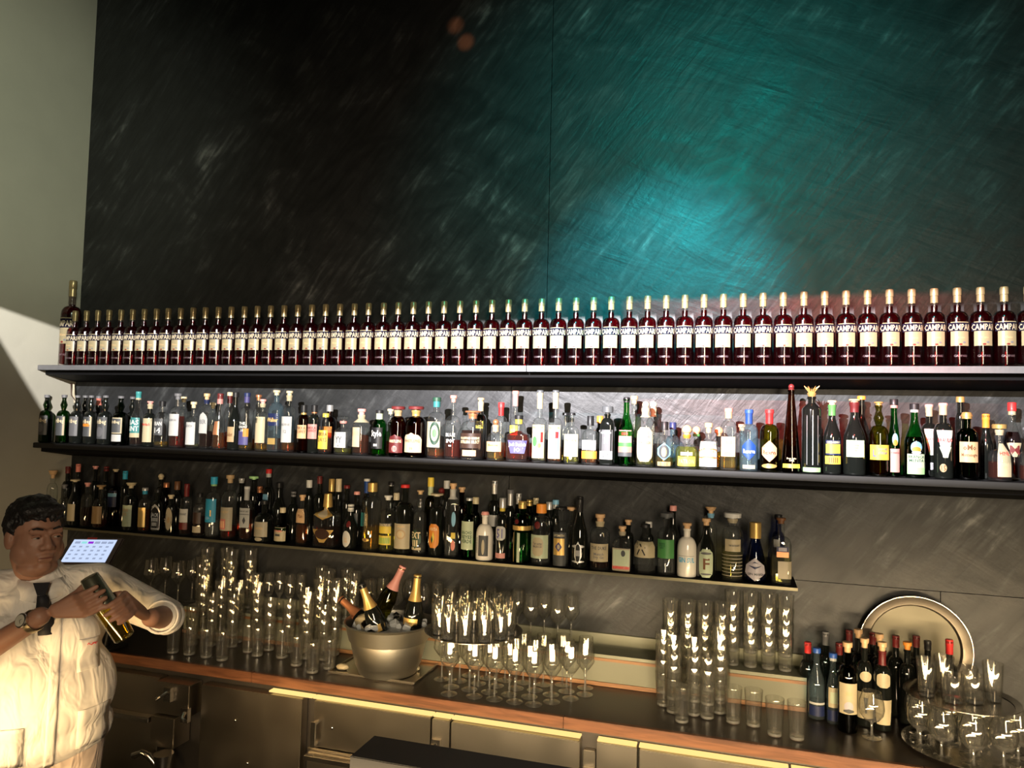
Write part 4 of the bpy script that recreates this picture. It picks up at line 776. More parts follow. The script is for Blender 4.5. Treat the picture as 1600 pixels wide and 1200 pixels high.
 (0,732,778,23,'wine','g',None,('cyl','silver',4),None,[(.16,.62,56,'r','palegreen','','green'),(.24,.50,50,'r',None,'ANCHO|REYES|VERDE','darkgreen',{'lift':.0003})],'green bottle with a pale green block-lettered label'),
 (1,742,777,15,'wine','dg',None,('cyl','cream',10),None,[],'green bottle with a cream capsule, back row'),
 (0,757,799,27,'stein','w',None,('crown','pink',5),None,[(.10,.52,34,'r','slate','','grey',{'rot':10}),(.13,.44,10,'o','beige','','grey',{'rot':10,'lift':.0006}),(.12,.52,8,'r',None,'STEINHAGER','slate',{'rot':-38,'vert':True})],'white stoneware bottle with a dark picture label'),
 (1,771,751,19,'wine','k',None,('foil','silver',20),None,[(.4,.55,50,'r','white','','grey')],'tall black bottle with a long silver capsule, back row'),
 (0,784,778,20,'wine','k',None,('cyl','silver',15),('yellow',5),[(.34,.56,50,'b','white','51','purple',{'fw':.7}),(.06,.14,50,'r','pink','','grey')],'black bottle with the number 51 on a white label'),
 (1,796,765,16,'wine','k',None,('cyl','grey',6),('silver',18),[],'black bottle with a grey cap and clear neck, back row'),
 (1,809,771,16,'wine','dg',None,('foil','silver',16),None,[],'dark green bottle with a silver capsule, back row'),
 (0,815,783,29,'fat','g',(.5,'clear'),('foil','gold',11),None,[(.54,.61,88,'r','gold','','grey'),(.64,.72,14,'o','darkred','','grey',{'rot':-20}),(.03,.5,9,'r','palegreen','','grey',{'rot':-6}),(.03,.5,3,'r','gold','','grey',{'rot':-42})],'fluted green bottle with a gold band round its shoulder'),
 (1,826,781,17,'fat','dg',None,('foil','gold',9),None,[],'green bottle with a gold capsule, back row'),
 (1,836,778,14,'wine','dg',None,('foil','cream',10),None,[],'dark bottle with a cream capsule, back row'),
 (0,845,787,31,'fat','c',(.5,'clear'),('cyl','orange',14),None,[(.12,.50,60,'r','palegreen','','grey'),(.16,.46,34,'b','cream','','grey',{'rot':-6,'lift':.0005}),(.28,.40,30,'r',None,'Tanqueray|MALACCA','slate',{'rot':-6,'lift':.001}),(.60,.72,18,'o','darkred','','grey',{'rot':-8})],'stout clear bottle with an orange cap and a red seal'),
 (1,857,784,16,'wine','k',None,('cyl','silver',12),None,[],'black bottle with a silver screw cap, back row'),
 (1,867,781,16,'wine','k',None,('cyl','skyblue',7),('silver',6),[],'black bottle with a pale blue cap, back row'),
 (0,876,792,25,'std','c',(.5,'clear'),('wide','black',5),None,[(.02,.58,56,'r','slate','','grey'),(.50,.56,48,'r',None,'SIPSMITH','cream',{'lift':.0004}),(.20,.48,42,'r','gold','','grey',{'lift':.0005}),(.26,.42,26,'d','purple','','grey',{'lift':.001}),(.30,.38,10,'o','cream','','grey',{'lift':.0014})],'clear bottle with a gold and purple label under a black stopper'),
 (1,892,792,18,'std','c',(.4,'clear'),('wide','cork',5),None,[],'clear bottle with a flat cork, back row'),
 (0,905,776,27,'champ','k',None,('foil','black',30),None,[(.06,.38,24,'h','silver','','grey'),(.10,.34,14,'b','black','III','silver',{'lift':.0006}),(.28,.34,44,'h','silver','','grey'),(.08,.12,44,'h','silver','','grey')],'black champagne-shaped bottle with a silver coat of arms'),
 (0,937,803,31,'std','c',(.28,'dark'),('cork','cork',11),('cream',8),[(.16,.48,62,'r','cream','','grey'),(.36,.45,54,'r',None,'THE DUKE','slate',{'lift':.0004}),(.2,.34,36,'r',None,'Munich|Dry Gin','grey',{'lift':.0004})],'round clear bottle with a cream label reading in blue-black capitals'),
 (0,972,822,33,'flat','c',(.5,'clear'),('cork','cork',8),('beige',6),[(.04,.52,50,'r','beige','','grey'),(.12,.49,44,'r','palegreen','','grey',{'lift':.0004}),(.34,.48,12,'o','slate','','grey',{'rot':12,'lift':.001}),(.06,.13,48,'r','coral','ELEPHANT GIN','red',{'lift':.0008}),(.02,.055,48,'r','cream','','grey',{'lift':.0008})],'flat square bottle with a diagonal cream frame and red strip'),
 (1,981,812,18,'wine','k',None,('cork','cork',7),None,[],'dark corked bottle behind the flat square one'),
 (0,1008,819,34,'hex','c',(.5,'clear'),('cyl','black',5),None,[(.34,.66,70,'r','cream','','grey'),(.36,.64,30,'r',None,'六','black',{'rot':-14})],'six-sided clear bottle with a brush-drawn character on cream'),
 (1,1013,815,17,'wine','k',None,('cyl','white',9),None,[],'dark bottle with a white cap behind the six-sided one'),
 (0,1041,801,29,'std','c',(.5,'clear'),('wide','slate',8),None,[(.28,.58,60,'r','green','','grey'),(.42,.54,30,'r',None,'GREEN|CITRUS|GIN','darkgreen',{'rot':-24,'lift':.0004})],'clear bottle with a plain grass green label'),
 (1,1051,790,22,'slope','k',None,('cyl','pink',8),None,[],'black bottle with a shiny pink cap, back row'),
 (0,1073,817,31,'stein','w',None,('cork','cork',8),None,[(.40,.405,50,'r','slate','','grey'),(.26,.40,58,'r',None,'GIN SUL','cyan'),(.14,.22,40,'o',None,'','grey')],'white stoneware bottle with tall blue capitals and a cork'),
 (0,1103,810,29,'slope','k',None,('cork','cork',10),None,[(.03,.50,48,'b','palegreen','','grey'),(.12,.40,26,'r',None,'F','brown',{'lift':.0005,'fw':1.0}),(.41,.45,36,'o','grey','','grey',{'lift':.0005}),(.07,.10,36,'o','grey','','grey',{'lift':.0005})],'black bottle with a pale rounded label bearing one large letter'),
 (1,1110,792,20,'std','c',(.4,'clear'),('flare','cork',10),('skyblue',7),[],'bottle with a big flared cork behind the large-letter label'),
 (0,1144,801,33,'fat','c',(.5,'pale'),('wide','white',9),('beige',7),[(.44,.62,46,'r','cream','','grey',{'rot':6}),(.50,.56,34,'r',None,'THE BOTANIST','slate',{'rot':12,'lift':.0004})]+[(.08+.05*k,.09+.05*k,70,'r','beige','','grey') for k in range(7)],'wide clear bottle with painted reflection lines under a cream label'),  # beige strips imitate the goldish reflections on the embossed lines
 (0,1180,816,39,'cone','db',(.3,'clear'),('cyl','gold',25),None,[(.05,.42,56,'h','lilac','','grey'),(.13,.19,46,'r',None,'GIN MARE','slate',{'lift':.0005}),(.24,.36,40,'d','navy','','grey',{'lift':.0005}),(.28,.34,44,'h','lilac','','grey',{'lift':.001})],'cone-shaped blue bottle with a gold cap and pale swirling label'),
 (0,1220,809,36,'sq','c',(.44,'pale'),('cork','brown',8),None,[(.50,.58,30,'r','navy','IIIIII','lilac',{'rot':4}),(.42,.50,30,'r','copper','','grey',{'rot':4}),(.1,.36,40,'r','beige','','grey',{'rot':20,'lift':-.0004})],'rightmost square clear bottle with a navy and brown label'),
 (1,1216,804,20,'wine','db',None,('cyl','black',7),None,[(.5,.62,30,'r','lilac','','grey',{'rot':-20})],'blue-black bottle behind the rightmost square one'),
]
def place_spirits(rows, zs, yf, yb, where, group, name='spirit_bottle'):
    seen = []
    for row, cx, top, wpx, sh, gl, liq, cap, col, labs, desc in rows:
        for y in ((yf,) if row == 0 else (yb,)):
            x = x_at(cx, y, zs+.08); H = z_at(x, y, top)-zs; pm = ppm((x, y, zs+.1)); R = wpx/pm/2
            if SH[sh][4]: R *= .90 if cx > 500 else .84
            # neighbours of one row must not touch
            dpt = SH[sh][5] if SH[sh][5] < 1 else 1
            for (x2, y2, R2) in seen:
                dd = sqrt((x-x2)**2+(y-y2)**2)
                if dd < R+R2+.001 and abs(y-y2) < .06: R = max(.02, dd-R2-.001)
                elif dd < R+R2+.001: R = max(.018, min(R, dd-R2-.001))
            seen.append((x, y, R)); pv = ppm((x, y, zs+.1))*.97; c = (cap[0], cap[1], max(.006, cap[2]/pv)); cl = (col[0], col[1]/pv) if col else None
            cy = y
            bottle(name, (x, cy, zs+.0004), H, R, sh, gl, liq, c, labs, desc+where, 'bottle', group, cl, rz=random.uniform(-.06, .06))
place_spirits(SPIRITS2, Z2, -.190, -.085, '', 'spirit bottles on the middle shelf')
place_spirits(SPIRITS3, Z3, -.180, -.078, '', 'spirit bottles on the lowest shelf')
# ------------------------------------------------------------------ drinking glasses
M_GW = thin_glass('glassware', (.985,.985,.975), (.62,.62,.58), 2.2, .06, (1, .97, .9), .009)
M_STEM = thin_glass('glass_stem', (.93,.93,.91), (.50,.50,.46), 4.5, .08, (1, .97, .9), .05)
M_BASE = thin_glass('glass_foot', (.93,.93,.91), (.50,.50,.46), 5.0, .12, (1, .97, .9), .13)  # stronger haze imitates the brightness of thick lit bases
M_GB = fluid('glass_base', (.97,.97,.95), 1.5)
def highball_me(h=.135, r=.0345, rb=.0262, base=.012):
    p = [(rb*.86, 0), (rb, .003), (rb+(r-rb)*.12, base), (r, h-.002), (r-.0006, h), (r-.0022, h-.0005), (rb-.001, base+.004), (rb*.6, base+.001)]
    return MB().lathe(p, 22, cap0=True, cap1=True).lathe([(rb*.80, .0012), (rb*.93, .004), (rb*.95, base+.001), (rb*.6, base-.002)], 22, 1).me('highball_glass', (M_GW, M_BASE))
def bowl_me(kind):
    if kind == 'wine': # slim wine glass with angular bowl
        H = .215; out = [(.034, 0), (.034, .0015), (.012, .004), (.0042, .010), (.0036, .045), (.0038, .085), (.0065, .092), (.020, .108), (.037, .132), (.0385, .138), (.034, .175), (.030, H)]
    elif kind == 'balloon':
        H = .165; out = [(.034, 0), (.034, .0015), (.011, .004), (.0045, .010), (.0042, .048), (.008, .056), (.026, .064), (.040, .082), (.0445, .105), (.042, .130), (.035, .155), (.0325, H)]
    elif kind == 'flute':
        H = .20; out = [(.030, 0), (.030, .0015), (.010, .004), (.004, .010), (.0038, .07), (.009, .08), (.022, .10), (.030, .125), (.028, .16), (.024, H)]
    inn = [(r-.0012, z) for r, z in reversed(out) if z > .10*H*4.4]
    z0 = inn[-1][1]; inn += [(inn[-1][0]*.4, z0-.006 if z0 > .1 else z0)]
    ns = next(i for i, p in enumerate(out) if p[1] > .40*H and p[0] > .006)
    return MB().lathe(out[ns:]+inn, 22, cap0=False).lathe(out[:ns+1], 22, 1, cap1=False).me(kind+'_glass', (M_GW, M_STEM))
G_HI = highball_me(); G_TALL = highball_me(.150); G_LOW = highball_me(.098, .038, .034, .014)
G_WINE = bowl_me('wine'); G_BAL = bowl_me('balloon'); G_FL = bowl_me('flute')
SPOTS = []
def gl(name, me, x, y, z, label, group, cat='glass'):
    o = put(name, me, None, (x, y, z+.0003), (0, 0, random.uniform(0, 6))); tag(o, label, cat, group); return o
PILE = ('bottom', 'second', 'third', 'fourth', 'fifth', 'sixth', 'seventh')
def stack(me, x, y, z, n, step, lab, group, name='highball_glass'):
    for k in range(n):
        gl(name, me, x+random.uniform(-.0008, .0008), y, z+k*step, 'highball glass, '+PILE[k]+' of '+lab, group)
# right-hand stacks, columns front to back
g = 'highball glasses stacked on the right of the worktop'
cols = [(1065, 1133, 1), (1105, 1127, 3), (1145, 1134, 1), (1177, 1139, 1), (1210, 1154, 1), (1245, 1160, 1)]
zw = ZC+.001
for i, (px, py, n) in enumerate(cols):
    p = onZ(px, py-5, zw); stack(G_HI, p.x, p.y, zw, n, .052, 'front stack '+ordinal(i+1)+' from left, right side', g)
mid = [(1036, 1107, 4), (1052, 1118, 4), (1084, 1122, 4), (1124, 1119, 5)]
for i, (px, py, n) in enumerate(mid):
    p = onZ(px, py-5, zw); stack(G_HI, p.x, p.y, zw, n, .052, 'middle stack '+ordinal(i+1)+' from left, right side', g)
bk = [(1046, 1096, 6), (1073, 1099, 6), (1100, 1102, 6), (1127, 1103, 6)]
for i, (px, py, n) in enumerate(bk):
    p = onZ(px, py-5, zw); stack(G_HI, p.x, max(p.y, -.215), zw, n, .054, 'back stack '+ordinal(i+1)+' from left, right side', g)
ZL = ZC+.1345
for i, px in enumerate((1144, 1172, 1200, 1227)):
    x = x_at(px, -.105, ZL); stack(G_HI, x, -.105, ZL, 4, .058, 'tall stack '+ordinal(i+1)+' from left on the right ledge end', g)

# left cluster: rows from the front edge to the back
g = 'tumblers crowded on the left of the worktop'
rows = [
 ('front row', [(270, 1025, 1), (296, 1028, 1), (322, 1032, 1), (347, 1037, 1)]),
 ('second row', [(388, 1024, 1), (402, 1030, 1), (440, 1033, 1), (463, 1045, 1), (488, 1056, 1), (514, 1050, 1)]),
 ('third row', [(300, 1012, 2), (330, 1014, 3), (362, 1016, 3), (392, 1018, 2), (420, 1021, 3), (450, 1024, 3), (478, 1034, 4), (505, 1036, 3)]),
 ('fourth row', [(316, 1001, 5), (343, 1004, 4), (370, 1006, 4), (400, 1010, 4), (430, 1012, 5), (462, 1018, 4), (494, 1022, 5), (522, 1026, 5)]),
]
used = []
def free(x, y, d=.071):
    for (a, b) in used:
        if (a-x)**2+(b-y)**2 < d*d: return False
    return True
for rn_, lst in rows:
    for i, (px, py, n) in enumerate(lst):
        p = onZ(px, py-5, zw); y = min(p.y, -.212); x = x_at(px, y, zw)
        for _ in range(12):
            if free(x, y): break
            x += .006; y = max(-.49, y-.003) if _ % 2 else y
        if not free(x, y): continue
        used.append((x, y)); stack(G_HI, x, y, zw, n, .055, 'left cluster, '+rn_+', '+ordinal(i+1)+' column', g, 'highball_glass')
for i, (px, n) in enumerate(((303, 3), (322, 4), (341, 4), (360, 4), (379, 4), (398, 2), (492, 3), (512, 3), (532, 3), (552, 3))):
    x = x_at(px, -.125, ZL)
    if i and px-10 < 0: continue
    stack(G_HI, x, -.13 if i % 2 else -.075, ZL, n, .055, 'tall stack '+ordinal(i+1)+' on the left part of the ledge', g)
# stemmed glasses on the ledge
g = 'stemmed glasses along the ledge'
k = 0
for px, y in ((236, -.125), (259, -.05), (279, -.125), (301, -.05), (420, -.12), (437, -.075), (453, -.12), (470, -.075)):
    k += 1; x = x_at(px, y, ZL+.12)
    if px < 310:
        gl('wine_glass', G_WINE, x, y, ZL-.052 if False else ZL, 'stemmed glass on the ledge near the bartender, '+ordinal(k)+' from the left', g)
    else:
        gl('flute_glass', G_FL, x, y, ZL, 'small stemmed glass behind the left tumblers, '+ordinal(k-4)+' from the left', g)
k = 0
for px in range(578, 905, 21):
    y = (-.125, -.052)[k % 2]; k += 1; x = x_at(px, y, ZL+.15)
    gl('wine_glass', G_WINE, x, y, ZL, 'wine glass on the ledge behind the bucket and tray, '+ordinal(k)+' from the left', g)
# wine glasses on the worktop
g = 'wine glasses grouped on the worktop'
feet = [(702,1083),(741,1088),(773,1091.5),(804,1096),(835.5,1100),(766,1081),(736,1076),(707,1073),(797,1085),(828,1088.6),(860,1094.5),(897,1089),(690,1061.5),(719,1064),(746.5,1069),(775.7,1072),(805,1077),(837,1080),(866,1085),(910,1082),(879,1076),(917,1071.7),(885,1066.5),(848.6,1070),(816.5,1067.3),(787,1064.4),(758,1060.6),(730.5,1057.7)]
feet.sort(key=lambda a: -a[1]); pts = []
for px, py in feet:
    p = onZ(px, py, zw); pts.append([p.x, min(p.y, -.215)])
for _ in range(400):        # no two feet or bowls may touch
    for i in range(len(pts)):
        for j in range(i):
            dx, dy = pts[i][0]-pts[j][0], pts[i][1]-pts[j][1]; d = sqrt(dx*dx+dy*dy) or .001
            if d < .0795:
                q = (.0797-d)/2/d; pts[i][0] += dx*q; pts[i][1] += dy*q; pts[j][0] -= dx*q; pts[j][1] -= dy*q
    for p in pts: p[1] = max(-.508, min(-.214, p[1]))
for k, (x, y) in enumerate(pts):
    gl('wine_glass', G_WINE, x, y, zw, 'wine glass in the worktop group, '+ordinal(k+1)+' counting from the front', g)

# ------------------------------------------------------------------ round tray on the ledge with tumblers
def tray(name, loc, r, label, mat=None, seg=48, rot=None):
    mat = mat or M_STEEL2
    t = empty(name, loc, 0, label, 'tray')
    if rot: t.rotation_euler = rot
    MB().lathe([(r*.86, 0), (r*.88, .0005), (r*.885, .0015), (r*.86, .0022)], seg).obj('base', mat, t)
    MB().lathe([(r*.885, .0012), (r*.97, .007), (r, .0095), (r, .0115), (r*.965, .0095), (r*.885, .0035)], seg, cap0=False, cap1=False).obj('rim', mat, t)
    return t
cx, cy, zt = -1.07, -.335, ZC+.2172
tray('round_tray', (cx, cy, zt), .212, 'round steel tray of tumblers resting on the wine glasses beside the bucket')
k = 0
for r_, n, off in ((.155, 12, .1), (.075, 6, .4), (0, 1, 0)):
    for i in range(n):
        a = off+2*pi*i/n; k += 1
        gl('tumbler', G_HI, cx+r_*cos(a), cy+r_*sin(a), zt+.0025, 'tumbler on the round tray above the wine glasses, '+('outer ring ' if n == 12 else 'inner ring ' if n == 6 else 'centre ')+ordinal(i+1), 'tumblers on the round tray')

# ------------------------------------------------------------------ ice bucket on its tray
bx, by = -1.470, -.335
t = empty('serving_tray', (bx-.03, by+.03, ZC+.001), 0, 'rectangular steel tray under the ice bucket with folded napkins', 'tray')
MB().box(-.20, .20, -.135, .135, 0, .004, bev=.0015).obj('base', M_STEEL2, t, smooth=False)
MB().box(-.207, .207, -.142, -.1355, .002, .012, bev=.002).box(-.207, .207, .1355, .142, .002, .012, bev=.002).box(-.207, -.2005, -.135, .135, .002, .012, bev=.002).box(.2005, .207, -.135, .135, .002, .012, bev=.002).obj('rim', M_STEEL2, t, smooth=False)
zb = ZC+.0055
for i, (dx, dy, s, d) in enumerate(((-.165, -.085, 1.0, 'crumpled white napkin at the front left corner of the bucket tray'), (.0, -.115, 1.2, 'crumpled white napkin in front of the ice bucket'), (.135, .02, .9, 'folded pale napkin at the right of the ice bucket'))):
    m_ = MB(); random.seed(30+i)
    m_.ball((0, 0, .013*s), (.030*s, .019*s, .014*s), nu=16, nv=10)
    m_.v = [v+V((random.uniform(-1, 1), random.uniform(-1, 1), random.uniform(-.5, .8)))*.0035 for v in m_.v]
    for v in m_.v: v.z = max(v.z, 0)
    tag(m_.obj('napkin', PAPER('cream'), None, (bx-.03+dx, by+.03+dy-.0, zb-.0008), sharp=0), d, 'napkin')
random.seed(11)
t = empty('ice_bucket', (bx, by, zb), 0, 'large aluminium champagne bucket full of ice on a steel tray', 'bucket')
BK = 1.2
prof = [(.100, 0), (.106, .002), (.112, .02), (.120, .040), (.1215, .042), (.141, .138), (.1405, .141), (.147, .143), (.161, .205), (.166, .208), (.168, .213), (.165, .217), (.160, .214), (.157, .205), (.118, .045), (.105, .02)]
prof = [(r*BK, z*1.03) for r, z in prof]
MB().lathe(prof, 48).obj('shell', M_ALU, t)
for s in (-1, 1): hm = MB(); hm.tube([(s*.189, -.018, .188), (s*.204, -.014, .190), (s*.208, 0, .190), (s*.204, .014, .190), (s*.189, .018, .188)], .004).obj('handle', M_ALU, t)
M_ICE = thin_glass('ice', (.86,.88,.88), (.55,.58,.58), 2.0, .12); M_ICE2 = fluid('ice_clear', (.93,.95,.95), 1.31, .12)
icm = MB().lathe([(.132, .05), (.180, .180), (.14, .200), (.06, .206), (.004, .204)], 32)
ice = icm.obj('crushed_ice', plain('crushed_ice', (.55, .56, .55), .3, 0, .6, var=.25, scale=60, bump=.9, bscale=90), t); ice['kind'] = 'stuff'
for i in range(46):
    a = random.uniform(0, 6.28); r = .158*sqrt(random.random()); s = random.uniform(.011, .017)
    b = MB().box(-s, s, -s, s, -s*.8, s*.8, bev=.003); b.xf(Matrix.Rotation(random.uniform(0, 6), 4, V((random.random(), random.random(), random.random()+.1)).normalized()))
    b.obj('ice_cube', plain('ice_cube', (.62, .64, .64), .08, 0, .8, .6) if i % 2 else M_ICE2, t, (r*cos(a), r*sin(a), .206+random.uniform(0, .012)), smooth=False)
cl = MB().ball((-.085, -.055, .205), (.055, .042, .040), nu=20, nv=12)
random.seed(5); cl.v = [v+V((random.uniform(-1, 1), random.uniform(-1, 1), random.uniform(-1, 1)))*.003 for v in cl.v]
o = cl.obj('napkin', PAPER('cream'), None, (bx, by, zb+.012), sharp=0); tag(o, 'white cloth napkin tucked in the bucket ice at the left', 'napkin')
def champagne(dx, dy, z, lean, foil, glass, label, show, open_=False):
    H, R = .31, .043
    b = bottle('champagne_bottle', (bx+dx, by+dy, zb+z), H, R, 'champ', glass, None, ('foil', foil if not open_ else 'black', .022), [(.30, .40, 50, 'r', 'gold', '', 'grey')] if show else [], label, 'bottle', 'champagne bottles in the ice bucket', (foil, .092))
    b.rotation_euler = lean
    return b
champagne(.018, -.060, .115, (radians(10), radians(-20), 0), 'gold', 'k', 'open champagne bottle with gold foil leaning left in the ice bucket', True, True)
champagne(.105, .00, .125, (radians(-2), radians(4), 0), 'gold', 'k', 'champagne bottle with bronze foil upright at the right of the bucket', True)
champagne(-.125, .095, .155, (radians(-8), radians(23), 0), 'pink', 'ol', 'champagne bottle with a pink foil neck leaning back in the bucket', False)
champagne(-.010, .020, .115, (radians(-2), radians(-56), 0), 'copper', 'k', 'champagne bottle with copper foil leaning far left over the bucket rim', False)

# ------------------------------------------------------------------ round tray standing against the wall, bottles in front
t = empty('standing_tray', (.700, -.0255, 1.162), 0, 'large round steel tray standing against the wall behind the wine bottles', 'tray'); r = .205
t.rotation_euler = (radians(90), 0, 0)
MB().lathe([(r*.80, 0), (r*.80, .0015)], 64).obj('base', brushed('tray_steel', (.13, .12, .09), .5, (1, 1, 1)), t, (0, 0, 0))
MB().lathe([(r*.80, .0), (r*.84, .010), (r*.96, .014), (r, .018), (r, .0205), (r*.955, .0165), (r*.835, .0125), (r*.80, .0015)], 64, cap0=False, cap1=False).obj('rim', plain('tray_rim', (.30, .26, .21), .3, .9), t)
MB().tube([(cos(a)*r, sin(a)*r, .0195) for a in [2*pi*i/64 for i in range(65)]], .0022, 6).obj('rim_bead', M_STEEL2, t)
ps = MB().box(.60, .80, -.050, -.006, ZC+.0012, .953, bev=.003).obj('stand', M_BLACK, None, smooth=False); tag(ps, 'low black block that props up the standing round tray', 'stand')
def wt(px, base, top, wpx, sh, gl_, liq, cap, col, labs, desc, yoff=0, y=None, name='wine_bottle'):
    if y is None: p = onZ(px, base, ZC+.001); x, y = p.x, p.y+.03
    else: x = x_at(px, y, ZC+.1)
    H = z_at(x, y, top)-ZC-.001; pm = ppm((x, y, ZC+.15))
    return bottle(name, (x, y, ZC+.0012), H, min(wpx/pm/2, .041), sh, gl_, liq, (cap[0], cap[1], cap[2]/pm), labs, desc, 'bottle', 'bottles on the right of the worktop', (col[0], col[1]/pm) if col else None)
wt(1277, 1126, 1012, 27, 'slope', 'bl', (.5, 'clear'), ('cyl', 'blue', 8), None, [(.06, .20, 60, 'r', 'navy', '', 'grey'), (.22, .25, 60, 'r', 'white', '', 'grey')], 'clear water bottle with a blue cap and deep blue band', name='water_bottle')
wt(1303, 1134, 1020, 20, 'slope', 'bl', (.5, 'clear'), ('cyl', 'blue', 8), ('white', 5), [(.05, .20, 60, 'r', 'navy', '', 'grey'), (.24, .52, 50, 'r', 'cream', '', 'grey'), (.30, .46, 30, 'r', 'palegreen', '', 'grey', {'lift': .0005})], 'water bottle with a blue cap and a framed cream label', name='water_bottle')
wt(1326, 1147, 1003, 32, 'wine', 'dg', (.5, 'wine'), ('cork', 'cork', 16), None, [(.22, .56, 58, 'r', 'cream', '', 'grey'), (.25, .36, 26, 'o', 'lilac', '', 'grey', {'lift': .0005}), (.23, .28, 30, 'h', 'slate', '', 'grey', {'lift': .001}), (.42, .48, 30, 'r', None, 'IIIII', 'tan', {'lift': .0005})], 'corked wine bottle with a large cream label showing a tree')
wt(1353, 1137, 997, 28, 'wine', 'k', None, ('cork', 'cork', 15), None, [(.10, .40, 60, 'r', 'cream', '', 'grey'), (.16, .34, 14, 'v', 'slate', '', 'grey', {'lift': .0005}), (.52, .64, 40, 'o', 'cream', '', 'grey')], 'corked wine bottle with an anchor mark on a cream label')
wt(1381, 1144, 1003, 30, 'wine', 'k', None, ('cork', 'cork', 15), ('darkred', 24), [(.08, .36, 62, 'x', 'cream', '', 'grey'), (.50, .66, 44, 'b', 'cream', '', 'grey')], 'corked wine bottle with a fan-shaped cream label and paper collar')
for i, (px, top, y, cap, d) in enumerate(((1262, 1003, -.13, ('foil', 'red', 18), 'dark bottle with a bright red capsule behind the water bottle'), (1290, 987, -.09, ('foil', 'grey', 22), 'dark bottle with a slim grey pourer behind the water bottles'),
  (1311, 1004, -.15, ('foil', 'darkred', 20), 'dark bottle with a brick red capsule between the water bottles'), (1327, 984, -.06, ('foil', 'maroon', 20), 'back dark bottle with a maroon capsule left of the standing tray'),
  (1341, 983, -.135, ('cork', 'cork', 14), 'dark bottle with a tall cork before the left tray rim'), (1364, 988, -.07, ('foil', 'darkred', 20), 'dark bottle with a dark red capsule before the tray\'s left half'),
  (1374, 990, -.16, ('cork', 'cork', 14), 'corked dark bottle before the left half of the standing tray'), (1400, 993, -.075, ('foil', 'darkred', 20), 'dark bottle with a wine red capsule before the tray centre'),
  (1418, 1003, -.155, ('cork', 'orange', 12), 'dark bottle with an orange cork before the tray centre'), (1432, 993, -.075, ('foil', 'maroon', 20), 'dark bottle with a maroon capsule right of the tray centre'),
  (1450, 1001, -.15, ('foil', 'black', 16), 'dark bottle with a black capsule before the right half of the tray'), (1484, 999, -.16, ('foil', 'red', 26), 'dark bottle with a deep red capsule before the right tray rim'))):
    wt(px, 0, top, 26, 'wine', 'k', None, cap, None, [(.2, .5, 50, 'r', 'cream', '', 'grey')] if i == 11 else [], d, y=y)

# ------------------------------------------------------------------ two-tier round trays with balloon glasses
tx, ty = .80, -.335
tray('round_tray', (tx, ty, ZC+.0012), .205, 'lower round steel tray with balloon glasses at the right end')
g = 'balloon glasses on the lower right tray'; k = 0
for r_, n, off in ((.155, 10, .2), (.056, 3, .5)):
    for i in range(n):
        a = off+2*pi*i/n; k += 1
        gl('balloon_glass', G_BAL, tx+r_*cos(a), ty+r_*sin(a), ZC+.0040, 'balloon glass between the two right-hand trays, '+('outer ring ' if n == 10 else 'inner ring ')+ordinal(i+1), g)
zt = ZC+.0040+.1655
tray('round_tray', (tx-.01, ty+.02, zt), .185, 'upper round steel tray resting on the balloon glasses')
zt += .0028
for i, (dx, dy) in enumerate(((-.115, -.02), (-.045, .035), (.035, .06), (.03, -.03), (.105, .01), (-.04, -.055))):
    gl('tumbler', G_HI if i in (0, 1, 4) else G_LOW, tx-.01+dx, ty+.02+dy, zt, ('tall ' if i in (0, 1, 4) else 'short ')+'tumbler on the upper right-hand tray, '+ordinal(i+1)+' of the six', 'tumblers on the upper right tray')
p = onZ(1362, 1152, zw); gl('wine_glass', bowl_me('balloon'), p.x, p.y, zw, 'lone wine glass in front of the corked wine bottles', None)
p = onZ(1547, 1092, zt)
# ------------------------------------------------------------------ bartender
def blob(name, prims, voxel, smooth=4, mat=None, parent=None, fac=.6):
    m_ = MB()
    for pr in prims:
        if pr[0] == 'e':
            _, c, r = pr[:3]; b = MB().ball((0, 0, 0), r, nu=24, nv=14)
            if len(pr) > 3: b.xf(Matrix.Rotation(radians(pr[3][0]), 4, 'X') @ Matrix.Rotation(radians(pr[3][1]), 4, 'Y') @ Matrix.Rotation(radians(pr[3][2]), 4, 'Z'))
            b.xf(Matrix.Translation(V(c))); m_.add(b.v, b.f)
        else:
            _, a, ra, c, rc = pr; a = V(a); c = V(c); n = 8
            m_.tube([a.lerp(c, i/n) for i in range(n+1)], [ra+(rc-ra)*i/n for i in range(n+1)], 16); m_.ball(a, ra, nu=16, nv=10); m_.ball(c, rc, nu=16, nv=10)
    me = m_.me('tmp', []); o = put('tmp', me); rm = o.modifiers.new('r', 'REMESH'); rm.mode = 'VOXEL'; rm.voxel_size = voxel; rm.use_smooth_shade = True
    if smooth: sm = o.modifiers.new('s', 'SMOOTH'); sm.iterations = smooth; sm.factor = fac
    bpy.context.view_layer.update(); dg = bpy.context.evaluated_depsgraph_get()
    out = bpy.data.meshes.new_from_object(o.evaluated_get(dg)); out.name = name
    bpy.data.objects.remove(o); bpy.data.meshes.remove(me); out.materials.clear()
    if mat: out.materials.append(mat)
    out.polygons.foreach_set('use_smooth', [True]*len(out.polygons))
    return put(name, out, parent)
